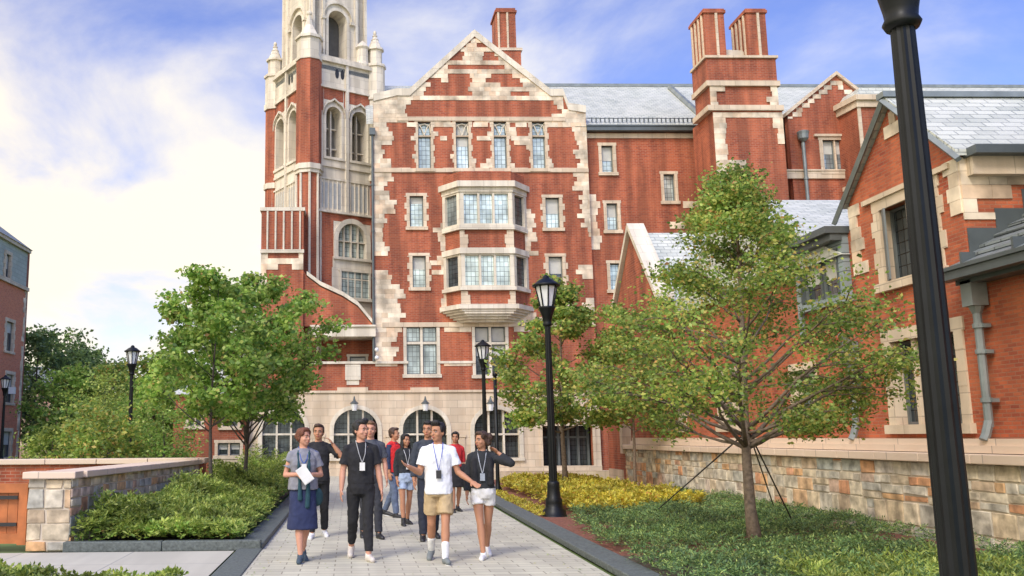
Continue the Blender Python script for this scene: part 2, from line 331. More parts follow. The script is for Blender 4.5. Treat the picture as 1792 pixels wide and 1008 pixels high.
def window(fr, rect, parent, nx=1, transoms=(), arch=None, sur=.14, mat=STONE, pane=G_LIGHT, recess=.16, sill=True, quoin=.1, mull=.07, frm=FRAMEG, fw=.045, proud=.03, name='window'):
    a0, z0, a1, z1 = rect; mb = MB()
    # surround of dressed stone round the opening
    if not arch:
        mb.obox(fr, a0-sur-.03, z1, -.02, a1+sur+.03, z1+sur, proud)
        k = 0; z = z0
        while z < z1-.02:
            zz = min(z+.26, z1); e = quoin if k % 2 else 0
            for sgn in (0, 1):
                A, B = (a0-sur-e, a0) if sgn == 0 else (a1, a1+sur+e)
                mb.obox(fr, A, z, -recess, B, zz, proud-.004*(k % 2))
            z = zz; k += 1
        if sill: mb.obox(fr, a0-sur-.05, z0-.14, -.02, a1+sur+.05, z0, proud+.06)
        w = (a1-a0)/nx
        for i in range(1, nx): mb.obox(fr, a0+w*i-mull/2, z0, -recess+.01, a0+w*i+mull/2, z1, -.03)
        for t in transoms: mb.obox(fr, a0, z0+(z1-z0)*t-mull/2, -recess+.012, a1, z0+(z1-z0)*t+mull/2, -.034)
    else:
        po = arch_poly(a0-sur, z0, a1+sur, z1+sur, arch[0], 14, arch[1]+sur if arch[1] else None); pi = arch_poly(a0, z0, a1, z1, arch[0], 14, arch[1])
        o, u, nn = fr; pt = lambda q, n: o+u*q[0]+nn*n+Vector((0,0,q[1]))
        n = len(po)
        for i in range(1, n):
            j = (i+1) % n
            vs = [pt(po[i],proud), pt(po[j],proud), pt(pi[j],proud), pt(pi[i],proud), pt(po[i],-.02), pt(po[j],-.02), pt(pi[j],-recess), pt(pi[i],-recess)]
            mb.add(vs, [(0,1,2,3),(4,7,6,5),(0,4,5,1),(3,2,6,7),(0,3,7,4),(1,5,6,2)])
        if sill: mb.obox(fr, a0-sur-.03, z0-.12, -.02, a1+sur+.03, z0, proud+.05)
        w = (a1-a0)/nx
        rs = arch[1] if arch[1] else (a1-a0)/2*(1+arch[0])
        for i in range(1, nx):
            a = a0+w*i; x = (a-(a0+a1)/2)/((a1-a0)/2); zt = z1-rs+rs*math.sqrt(max(0, 1-x*x))-.01
            mb.obox(fr, a-mull/2, z0, -recess+.01, a+mull/2, zt, -.05)
        for t in transoms: mb.obox(fr, a0, z0+(z1-z0)*t-mull/2, -recess+.012, a1, z0+(z1-z0)*t+mull/2, -.054)
    W = mb.build(name, mat, parent)
    o, u, nn = fr
    if not arch and nx <= 2 and WR.random() < .55:      # a drawn roller blind in some windows
        p = MB(); hh_ = (z1-z0)*WR.uniform(.22, .6); p.obox(fr, a0+.01, z1-hh_, -recess+.002, a1-.01, z1, -recess+.008); p.build('blind', BLIND, W)
    if arch:
        p = MB(); p.prism(fr, arch_poly(a0-.01, z0-.01, a1+.01, z1+.01, arch[0], 14, arch[1]), -recess-.03, -recess-.002); p.build('pane', pane, W)
    else:
        p = MB(); p.obox(fr, a0-.01, z0-.01, -recess-.03, a1+.01, z1+.01, -recess-.002); p.build('pane', pane, W)
        if fw:
            f = MB(); w = (a1-a0)/nx; zs = [z0]+[z0+(z1-z0)*t for t in transoms]+[z1]
            for i in range(nx):
                x0, x1 = a0+w*i+(mull/2 if i else 0), a0+w*(i+1)-(mull/2 if i < nx-1 else 0)
                for q in range(len(zs)-1):
                    b0, b1 = zs[q]+(mull/2 if q else 0), zs[q+1]-(mull/2 if q < len(zs)-2 else 0)
                    f.obox(fr, x0, b0, -recess, x0+fw, b1, -recess+.04); f.obox(fr, x1-fw, b0, -recess, x1, b1, -recess+.04)
                    f.obox(fr, x0+fw, b0, -recess, x1-fw, b0+fw, -recess+.038); f.obox(fr, x0+fw, b1-fw, -recess, x1-fw, b1, -recess+.038)
            f.build('casement', frm, W)
    return W
def hole(rect, arch=None):
    a0, z0, a1, z1 = rect
    a0 -= .018; a1 += .018; z0 -= .018; z1 += .018
    if arch: return arch_poly(a0, z0, a1, z1, arch[0], 14, arch[1])
    return [(a0, z0), (a1, z0), (a1, z1), (a0, z1)]
def inpoly(p, poly):
    c = False; j = len(poly)-1
    for i in range(len(poly)):
        xi, yi = poly[i]; xj, yj = poly[j]
        if (yi > p[1]) != (yj > p[1]) and p[0] < (xj-xi)*(p[1]-yi)/(yj-yi)+xi: c = not c
        j = i
    return c
def stonework(fr, a0, a1, z0, z1, test, holes, parent, rowh=.3, lo=.28, hi=.62, seed=1, mat=None, proud=.022, name='stonework', outline=None, span=None):
    """squared blocks laid into the brick, where test(a, z) says stone; ragged edges come from the random block lengths"""
    rnd = random.Random(seed); mb = MB(); z = math.floor(z0/rowh)*rowh
    while z < z1:
        a = a0
        zb, zt = max(z, z0), min(z+rowh, z1); run = None
        bl = []; aend = a1
        if span: s0, s1 = span(zt); a = max(a0, s0); aend = min(a1, s1)
        while a < aend-.02:
            b = min(a+rnd.uniform(lo, hi), aend); mid = (a+b)/2; zm = (zb+zt)/2
            ok = zt-zb > .03 and test(mid, zm)
            if ok:
                for h in holes:
                    if h[0] < b-.01 and h[2] > a+.01 and h[1] < zt-.01 and h[3] > zb+.01: ok = False; break
            if ok and outline and not all(inpoly(q, outline) for q in ((a+.01, zb+.01), (b-.01, zb+.01), (a+.01, zt-.01), (b-.01, zt-.01))): ok = False
            if ok: bl.append((a, b))
            a = b
        for a, b in bl: mb.obox(fr, a, zb, -.01, b-.004, zt-.004, proud+rnd.uniform(0, .006))
        z += rowh
    return mb.build(name, STONEB, parent) if mb.f else None
def ashlar(fr, a0, a1, z0, z1, parent, seed=1, lo=.14, hi=.5, proud=.02, mat=FIELD, name='facing_stone', top=None):
    """random rubble facing: irregular squared stones"""
    rnd = random.Random(seed); mb = MB(); z = z0
    while z < z1-.02:
        h = rnd.choice((.14, .2, .24, .28, .34)); zt = min(z+h, z1)
        if z1-zt < .08: zt = z1
        a = a0
        while a < a1-.01:
            L = rnd.uniform(lo, hi)*(1.2 if h > .2 else 1); b = min(a+L, a1)
            if a1-b < .1: b = a1
            def stone(A, B, C, D):
                g = .011; j = lambda: rnd.uniform(-.018, .018); pr = proud*.6+rnd.uniform(-.006, .012)
                o, u, nn = fr; p = lambda x, y, n: o+u*x+nn*n+Vector((0, 0, y))
                q = [(A+g+j()*.6, C+g+j()*.6), (B-g+j()*.6, C+g+j()*.6), (B-g+j()*.6, D-g+j()*.6), (A+g+j()*.6, D-g+j()*.6)]
                c = ((A+B)/2, (C+D)/2)
                vs = [p(x, y, -.01) for x, y in q]+[p(x, y, pr-.01) for x, y in q]+[p(c[0]+(x-c[0])*.93, c[1]+(y-c[1])*.93, pr+.003) for x, y in q]
                fs = [(8, 9, 10, 11)]+[(i, (i+1) % 4, 4+(i+1) % 4, 4+i) for i in range(4)]+[(4+i, 4+(i+1) % 4, 8+(i+1) % 4, 8+i) for i in range(4)]
                mb.add(vs, fs)
            if h >= .24 and rnd.random() < .3:
                s = z+h*rnd.uniform(.4, .6); stone(a, b, z, s); stone(a, b, s, zt)
            else: stone(a, b, z, zt)
            a = b
        z = zt
    return mb.build(name, mat, parent)

# ================================================================== GROUND, PATHS
def PF(x, y, fr):
    o, u, nn = fr; d = ray(x, y); e = Vector((0, 0, EYE)); t = (o-e).dot(nn)/d.dot(nn); p = e+d*t
    return ((p-o).dot(u), p.z)
def rectF(x0, y0, x1, y1, fr):
    mx_, my_ = (x0+x1)/2, (y0+y1)/2
    a = sorted((PF(x0, my_, fr)[0], PF(x1, my_, fr)[0]))
    return (a[0], PF(mx_, y1, fr)[1], a[1], PF(mx_, y0, fr)[1])
def struct(name, mb, mat, smooth=False):
    o = mb.build(name, mat, None, smooth, loc=(0, 0, 0)); o['kind'] = 'structure'; return o
def sheet(name, poly, z, mat):
    mb = MB(); mb.add([(x, y, z) for x, y in poly], [list(range(len(poly)))]); return struct(name, mb, mat)
sheet('ground', [(-900, -60), (900, -60), (900, 1500), (-900, 1500)], -.02, LAWN)
WT = FX(8.3)     # face of the stone retaining wall
sheet('main_path', [(-1.24, -3), (2.55, -3), (3.12, 21), (3.6, 35.0), (3.6, 37.9), (-1.24, 37.9)], .012, PAVER)
sheet('cross_path', [(-30, 10.2), (-1.62, 10.2), (-1.62, 13.3), (-30, 13.3)], .008, CONC)
sheet('rear_terrace', [(3.95, 33.5), (10.2, 33.5), (10.2, 37.9), (3.62, 37.9)], .016, CONC)
# planting beds (soil)
def bed(name, poly, z, mat): return sheet(name, poly, z, mat)
bed('planting_bed_soil', [(-4.0, 13.5), (-1.7, 13.5), (-1.7, 34), (-3.0, 34), (-3.1, 19.5)], .05, SOIL)
bed('mulch_bed', [(3.35, 12), (8.25, 12), (8.25, 33), (3.9, 33)], .05, MULCH)
bed('juniper_bed_soil', [(2.9, 3), (8.25, 3), (8.25, 12), (3.3, 12)], .05, SOIL)
# kerbs
def kerb(name, pts, wdt, h, mat=KERB):
    mb = MB()
    for (x0, y0), (x1, y1) in zip(pts, pts[1:]):
        d = Vector((x1-x0, y1-y0, 0)); L = d.length; d.normalize(); n = Vector((-d.y, d.x, 0)); k = max(1, round(L/1.2)); st = L/k
        for i in range(k):
            a = Vector((x0, y0, 0))+d*(st*i+.004); b = Vector((x0, y0, 0))+d*(st*(i+1)-.004)
            q = [a, b, b+n*wdt, a+n*wdt]
            mb.add([(p.x, p.y, 0) for p in q]+[(p.x, p.y, h) for p in q], [(0,3,2,1),(4,5,6,7),(0,1,5,4),(1,2,6,5),(2,3,7,6),(3,0,4,7)])
    o = struct(name, mb, mat); bv = o.modifiers.new('b', 'BEVEL'); bv.width = .012; bv.segments = 2; return o
kerb('kerb_of_main_path', [(2.62, -3), (3.17, 20), (3.62, 33.5)][::-1], .36, .085)
kerb('kerb_of_left_bed', [(-1.24, 13.4), (-1.24, 34)], .34, .09)
kerb('kerb_of_cross_path', [(-4.0, 13.35), (-1.26, 13.35)], .16, .14)
kerb('flush_kerb', [(-1.24, -3), (-1.24, 13.38)], .34, .03)
mbk = MB(); mbk.box(3.9, 33.3, 0, 10.2, 33.6, .32); struct('terrace_step', mbk, STONE)

# ================================================================== HALL (central gable, arcade)
def hall():
    T = thing('hall_building', 'large red brick and limestone collegiate hall with steep central gable, oriel window and arcade', 'building', (5.5, 38, 0))
    F = FY(38)
    pa = lambda x, y: PF(x, y, F)
    XL, XR = pa(655, 400)[0], pa(1034, 400)[0]
    zs = pa(1020, 190)[1]; zm = pa(965, 161)[1]; ap = pa(830, 57); xc = (XL+XR)/2
    out_ = [(XL, 0), (XR, 0), (XR, zs), (XR-.75, zs+.12), (XR-.95, zs+.75), (XR-1.5, zm), ap, (XL+1.55, zm), (XL+1.0, zs+.75), (XL, zs+.5)]
    gw = [rectF(x, 213, x+22.5, 295, F) for x in (731.7, 798, 864.4, 931.7)]
    mw = [rectF(717, 343, 741, 397, F), rectF(955, 346, 979.4, 399, F), rectF(722, 448, 745.6, 503, F), rectF(960.5, 449, 985, 503, F)]
    bw = [rectF(711.6, 572, 764.4, 655, F), rectF(832, 572, 885, 656, F)]
    aw = [rectF(x0, 716, x1, 801, F) for x0, x1 in ((459, 534), (584, 661), (705, 782), (830, 908))]
    dr = rectF(950, 745, 1038, 833, F); dr = (dr[0], .05, dr[2], dr[3])
    AR = (0, .80)
    rects = gw+mw+bw
    wall('front_wall', F, out_, [hole(r) for r in rects]+[hole(r, AR) for r in aw[2:]]+[hole(dr)], .35, BRICK, T)
    # --- arcade to the left of the gable, parapet and set-back wall
    XA = pa(438, 700)[0]; zb = pa(600, 637)[1]; zst = pa(700, 687)[1]
    wall('arcade_wall', F, [(XA, 0), (XL, 0), (XL, zb), (XA, zb)], [hole(r, AR) for r in aw[:2]], .35, BRICK, T)
    b = MB(); b.obox(F, XA-.05, zb, -.4, XL+1.35, zb+.1, .1); b.obox(F, pa(765, 637)[0], zb, -.02, pa(832, 637)[0], zb+.1, .06)
    b.build('parapet_coping', STONEW, T)
    FB = FY(39.3); z1 = pa(600, 590)[1]
    sw = rectF(612, 624, 640, 637, FB); sw = (sw[0], sw[1]-.5, sw[2], sw[3])
    wall('setback_wall', FB, [(XA, zb-1), (XL+.5, zb-1), (XL+.5, z1+.3), (XA, z1+.3)], [hole(sw)], .25, BRICK, T)
    window(FB, sw, T, pane=G_DARK, sur=.1, mat=STONEW, quoin=0)
    b = MB(); zc0 = pa(600, 590)[1]; zc1 = pa(600, 570)[1]
    b.box(pa(545, 580)[0], 37.75, zc0, XL+.02, 39.32, zc1-.08); b.box(pa(543, 580)[0], 37.68, zc1-.08, XL+.02, 39.32, zc1)
    b.build('canopy_slab', STONEW, T)
    # diagonal coped wall
    pts = [pa(458, 571), pa(655, 571), pa(650, 566), pa(626, 537), pa(600, 520), pa(561, 502), pa(537, 484), pa(528, 466), pa(457, 470)]
    pts[0] = (pts[0][0], pts[0][1])
    wall('stair_gable', (Vector((0, 37.99, 0)), F[1], F[2]), pts, [], .4, BRICK, T)
    b = MB(); cp = [pa(655, 571), pa(650, 564), pa(626, 535), pa(600, 518), pa(561, 500), pa(537, 482)]
    for (a0, q0), (a1, q1) in zip(cp, cp[1:]): b.prism(F, [(a0, q0), (a1, q1), (a1, q1+.17), (a0, q0+.17)], -.42, .09)
    b.build('raking_coping', STONEW, T)
    rz = lambda y: pa(600, y)[1]
    b = MB()   # scupper panel
    s = rectF(604, 638, 631, 665, F); b.obox(F, *s[:2], 0, *s[2:], .07); b.obox(F, s[0]+.06, s[1]-.2, 0, s[2]-.06, s[1]-.002, .03); b.build('scupper_panel', STONEW, T)
    # --- stone facing of the arcade storey
    asur = [(r[0]-.24, r[1]-.15, r[2]+.24, r[3]+.24) for r in aw]
    so_ = wall('arcade_facing', (Vector((0, 37.965, 0)), F[1], F[2]), [(XA-.02, 0), (XR, 0), (XR, zst), (XA-.02, zst)], [hole(r, AR) for r in aw]+[hole(dr)], .034, STONE, T)
    b = MB(); b.obox(F, XA-.05, zst, -.01, XR, zst+.09, .10)
    for x0, x1 in ((590, 644), (718, 768)): s = rectF(x0, 678, x1, 689, F); b.obox(F, s[0], zst+.09, 0, s[2], s[3], .07)
    b.obox(F, XA-.05, .0, .036, XR, .35, .10)
    for xx in (560, 683, 806): a = pa(xx, 750)[0]; b.obox(F, a-.16, .35, .036, a+.16, pa(xx, 765)[1], .075); b.obox(F, a-.2, pa(xx, 765)[1], .036, a+.2, pa(xx, 765)[1]+.12, .10)
    b.build('string_course', STONE, T)
    for r in aw: window(F, r, T, 3, (.48,), arch=AR, sur=.17, pane=G_DARK, recess=.28, proud=.085, mull=.075, mat=STONEW)
    # --- stonework laid into the gable wall
    def c3(L): return [rectF(640+a/3.6, 40+b_/3.6, 640+c/3.6, 40+d/3.6, F) for a, b_, c, d in L]
    bricks = c3([(670,132,770,160),(530,195,610,225),(750,190,820,228),(535,268,880,292),(350,345,480,380),(510,322,650,350),(520,350,690,380),(390,380,645,450),(790,320,950,350),(750,345,995,378),(840,375,980,402),(890,425,1020,452),
      (265,485,1175,590),(235,530,1215,565),(150,640,240,905),(240,665,300,905),(130,770,160,850),(445,670,535,712),(445,755,545,908),(685,670,775,712),(685,755,740,908),(740,755,785,850),(725,625,775,642),(925,670,1015,715),(925,770,1030,910),(1165,655,1290,915),(1290,690,1330,915),(1055,370,1100,385)])
    zbelt = pa(850, 300)[1]
    st = []
    def c4(L): st.extend([rectF(640+a/2.652, 300+b_/2.652, 640+c/2.652, 300+d/2.652, F) for a, b_, c, d in L])
    c4([(40,-20,118,35),(45,35,100,110),(45,110,122,150),(50,150,130,200),(50,200,90,262),(45,270,65,330),(45,340,100,385),(50,460,110,540),(60,530,180,575),(75,575,140,640),(60,600,90,700),(100,620,165,700),(60,680,150,740),
        (60,740,130,850),(60,840,140,895),(40,697,530,733),(520,697,1085,725),(0,890,190,905),(345,890,505,905),(560,655,790,700),(700,660,800,740),(975,-20,1055,90),(1000,60,1030,120),(1010,100,1065,200),(1000,190,1060,250),(1035,240,1068,300),(1050,310,1075,345),
        (1000,440,1050,485),(1020,600,1090,640),(930,600,960,640),(340,250,392,330),(350,330,385,372),(725,180,775,330),(740,330,780,380),(290,400,370,470),(790,-20,800,0),(150,90,190,140),(360,560,400,650)])
    bigs = [(395/1,300)]
    def test(a, z):
        if z > zbelt: return not any(r[0] < a < r[2] and r[1] < z < r[3] for r in bricks)
        return any(r[0]-.03 < a < r[2]+.03 and r[1]-.05 < z < r[3]+.05 for r in st)
    hs_ = [(r[0]-.02, r[1]-.02, r[2]+.02, r[3]+.02) for r in gw]+[(r[0]-.15, r[1]-.14, r[2]+.15, r[3]+.14) for r in mw+bw]
    stonework(F, XL, XR, zst+.1, ap[1], test, hs_, T, rowh=.2, lo=.16, hi=.5, seed=3, span=lambda z: (XL, XR) if z < zs else ((XL, XR-.95) if z < zm else (xc-(xc-XL-1.55)*(ap[1]-z)/(ap[1]-zm)*1.0, ap[0]+(XR-1.5-ap[0])*(ap[1]-z)/(ap[1]-zm))))
    b = MB()   # belts
    for y0, y1, xa, xb in ((295, 302, XL, XR), (205, 212, XL+1.0, XR-.9), (564, 572, XL+.3, XR)):
        b.obox(F, xa, pa(830, y1)[1], -.01, xb, pa(830, y0)[1], .06)
    b.build('belt_course', STONE, T)
    # coping of the gable
    b = MB(); cpp = out_[2:]
    for (a0, q0), (a1, q1) in zip(cpp, cpp[1:]): b.prism(F, [(a0, q0-.20), (a1, q1-.20), (a1, q1+.12), (a0, q0+.12)], -.45, .07)
    b.build('gable_coping', STONEW, T)
    for r in gw:
        window(F, r, T, 1, (.70,), sur=.10, quoin=.06, mull=.05)
        b = MB(); c = (r[0]+r[2])/2; zt = r[1]+(r[3]-r[1])*.72; hw = (r[2]-r[0])/2   # tracery head
        for k in (-1, 1): b.tube([(c+k*hw, 37.95+.12, zt+.08), (c+k*hw*.85, 38.07, zt+.42), (c, 38.07, r[3]-.08)], .028, 6); b.tube([(c, 38.07, zt), (c+k*hw*.5, 38.07, zt+.36), (c+k*hw, 38.07, r[3]-.05)], .022, 6)
        b.build('tracery', STONEW, T)
    for i, r in enumerate(mw): window(F, r, T, 1, (), sur=.13, quoin=.09, pane=G_DARK if i == 3 else G_LIGHT)
    window(F, bw[0], T, 2, (.66,), sur=.13, quoin=.0, mull=.10, pane=G_MID, mat=STONEW); window(F, bw[1], T, 2, (.66,), sur=.13, quoin=0, mull=.1, pane=G_DARK, mat=STONEW)
    # entrance doors
    D = MB(); D.obox(F, dr[0]-.12, 0, -.02, dr[0], dr[3]+.12, .07); D.obox(F, dr[2], 0, -.02, dr[2]+.12, dr[3]+.12, .07); D.obox(F, dr[0], dr[3], -.02, dr[2], dr[3]+.12, .07)
    dd = D.build('doorway', STONE, T); p = MB(); p.obox(F, dr[0]-.02, 0, -.9, dr[2]+.02, dr[3]+.02, -.85); p.build('pane', G_DARK, dd)
    p = MB(); n = 5
    for i in range(n+1): a = dr[0]+(dr[2]-dr[0])*i/n; p.obox(F, a-.045, .02, -.84, a+.045, dr[3], -.74)
    p.obox(F, dr[0], .02, -.83, dr[2], .25, -.75); p.obox(F, dr[0], dr[3]-.5, -.83, dr[2], dr[3]-.42, -.75); p.build('door', FRAMEG, dd)
    # back room walls so that openings never show sky
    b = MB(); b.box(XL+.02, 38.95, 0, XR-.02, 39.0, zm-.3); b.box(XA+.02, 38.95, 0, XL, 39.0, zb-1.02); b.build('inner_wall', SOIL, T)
    # --- oriel
    fx0, fx1 = P(806, 420, 37.2)[0], P(898, 420, 37.2)[0]; sx0, sx1 = P(776, 420, 38)[0], P(922, 420, 38)[0]
    def plan(o=0, f=1.0): return [(sx0-o, 38.02), (fx0-o*.55, 38-(.8+o)*f), (fx1+o*.55, 38-(.8+o)*f), (sx1+o, 38.02)]
    zf = lambda y: P(852, y, 37.2)[1]
    b = MB()
    b.plan(plan(-.04), zf(533), zf(505), 1); b.plan(plan(-.04), zf(436), zf(400), 1); b.plan(plan(-.02), zf(318), zf(300), 1)
    b.plan(plan(.12), zf(508), zf(502), 0); b.plan(plan(.10), zf(444), zf(434), 0); b.plan(plan(.10), zf(402), zf(394), 0); b.plan(plan(.07), zf(336), zf(328), 0); b.plan(plan(.2), zf(328), zf(318), 0)
    b.plan(plan(.22), zf(541), zf(533), 0)
    for k in range(5):
        f = math.cos(k*.27); y1 = 541+k*4; b.plan([(sx0-.1+k*.14, 38.02), (fx0+k*.09, 38-.95*f), (fx1-k*.09, 38-.95*f), (sx1+.1-k*.14, 38.02)], zf(y1+4), zf(y1), 0)
    b.plan(plan(-.08, .8), zf(300), zf(296), 1, .8)
    O = b.build('oriel', [STONEW, BRICK], T)
    # glazing band: posts and mullions, panes
    faces = [(Vector((sx0, 38, 0)), Vector((fx0, 37.2, 0)), 1), (Vector((fx0, 37.2, 0)), Vector((fx1, 37.2, 0)), 3), (Vector((fx1, 37.2, 0)), Vector((sx1, 38, 0)), 1)]
    for (ya, yb), pn in (((336, 394), (G_MID, G_LIGHT, G_DARK)), ((444, 502), (G_DARK, G_LIGHT, G_DARK))):
        for (p0, p1, k), pm in zip(faces, pn):
            d = p1-p0; L = d.length; u = d.normalized(); nn = Vector((u.y, -u.x, 0)); fr = (p0, u, nn)
            z0, z1 = zf(yb), zf(ya); mbw = MB()
            mbw.obox(fr, 0, z0, -.15, .16, z1, .03); mbw.obox(fr, L-.16, z0, -.15, L, z1, .03)
            mbw.obox(fr, .16, z0, -.15, L-.16, z0+.07, .02); mbw.obox(fr, .16, z1-.07, -.15, L-.16, z1, .02)
            for i in range(1, k): a = .16+(L-.32)*i/k; mbw.obox(fr, a-.045, z0+.07, -.12, a+.045, z1-.07, .02)
            ww = mbw.build('oriel_window', STONEW, T)
            q = MB(); q.obox(fr, .1, z0+.02, -.14, L-.1, z1-.02, -.1); q.build('pane', pm, ww)
    # corner stones of the oriel brick panels
    rnd = random.Random(5)
    cs = MB()
    for ya, yb in ((402, 434), (509, 532)):
        z0, z1 = zf(yb), zf(ya); z = z0; i = 0
        p0, p1 = faces[1][0], faces[1][1]; fr = (p0, Vector((1, 0, 0)), Vector((0, -1, 0)))
        while z < z1-.05:
            zz = min(z+.19, z1); e = .16+.2*rnd.random()
            cs.obox(fr, -.03, z, -.02, e, zz-.004, .02); cs.obox(fr, (p1-p0).length-.16-.2*rnd.random(), z, -.02, (p1-p0).length+.03, zz-.004, .02)
            z = zz
    cs.build('corner_stone', STONE, O)
    # roofs
    zr = P(1100, 151, 43)[1]; ze = P(1130, 224, 38)[1]
    b = MB(); prof = [(o_ if False else (a, q)) for a, q in [(XR-1.5, zm), ap, (XL+1.55, zm)]]
    for (a0, q0), (a1, q1) in zip(prof, prof[1:]): b.prism((Vector((0, 38.4, 0)), F[1], F[2]), [(a0, q0-.2), (a1, q1-.2), (a1, q1-.06), (a0, q0-.06)], -9, 0)
    b.build('gable_roof', SLATE, T)
    b = MB(); b.add([(XL-.3, 38.3, zs-.6), (XR, 38.3, zs-.6), (XR, 43, zr), (XL-.3, 43, zr)], [(0,1,2,3)]); b.build('roof', SLATE, T)
    # chimney behind the gable
    C = FY(40.6); b = MB(); r = rectF(869, 22, 903, 100, C); r2 = rectF(872, 90, 911, 122, C)
    b.box(r[0], 40.6, r[1], r[2], 41.9, r[3], 0); b.box(r[0]-.06, 40.54, r[3], r[2]+.06, 41.96, r[3]+.10, 0); b.box(r[0]-.0, 40.58, r[3]+.1, r[2]+.0, 41.9, r[3]+.22, 0)
    b.box(r2[0], 40.45, r2[1]-1.6, r2[2], 42.1, r2[3]-.02, 0); b.box(r2[0]-.07, 40.4, r2[3]-.02, r2[2]+.07, 42.15, r2[3]+.1, 1)
    for f in (.06, .52): b.obox(C, r[0]+(r[2]-r[0])*f, r2[3]+.1, 0, r[0]+(r[2]-r[0])*f+.09, r[3]-.01, .05, 1)
    b.build('chimney', [BRICK, STONE], T)
    # downpipe in the corner by the tower
    b = MB(); x = XL-.06; b.tube([(x, 37.9, 4.6), (x, 37.9, 14.2)], .055, 8); b.box(x-.12, 37.78, 14.2, x+.12, 38, 14.5)
    for z in (6, 8, 10, 12): b.tube([(x, 37.9, z), (x, 37.9, z+.08)], .075, 8)
    b.build('downpipe', LEAD, T)
    b = MB()
    for y in (613, 627): b.ell(( XL+.06, 37.75, pa(656, y)[1]), (.09, .09, .09))
    b.build('wall_lamp', GLASSW, T)
    return T, XA, XL, XR, ze, zr
HALL, XA, XL, XR, ZE, ZR = hall()

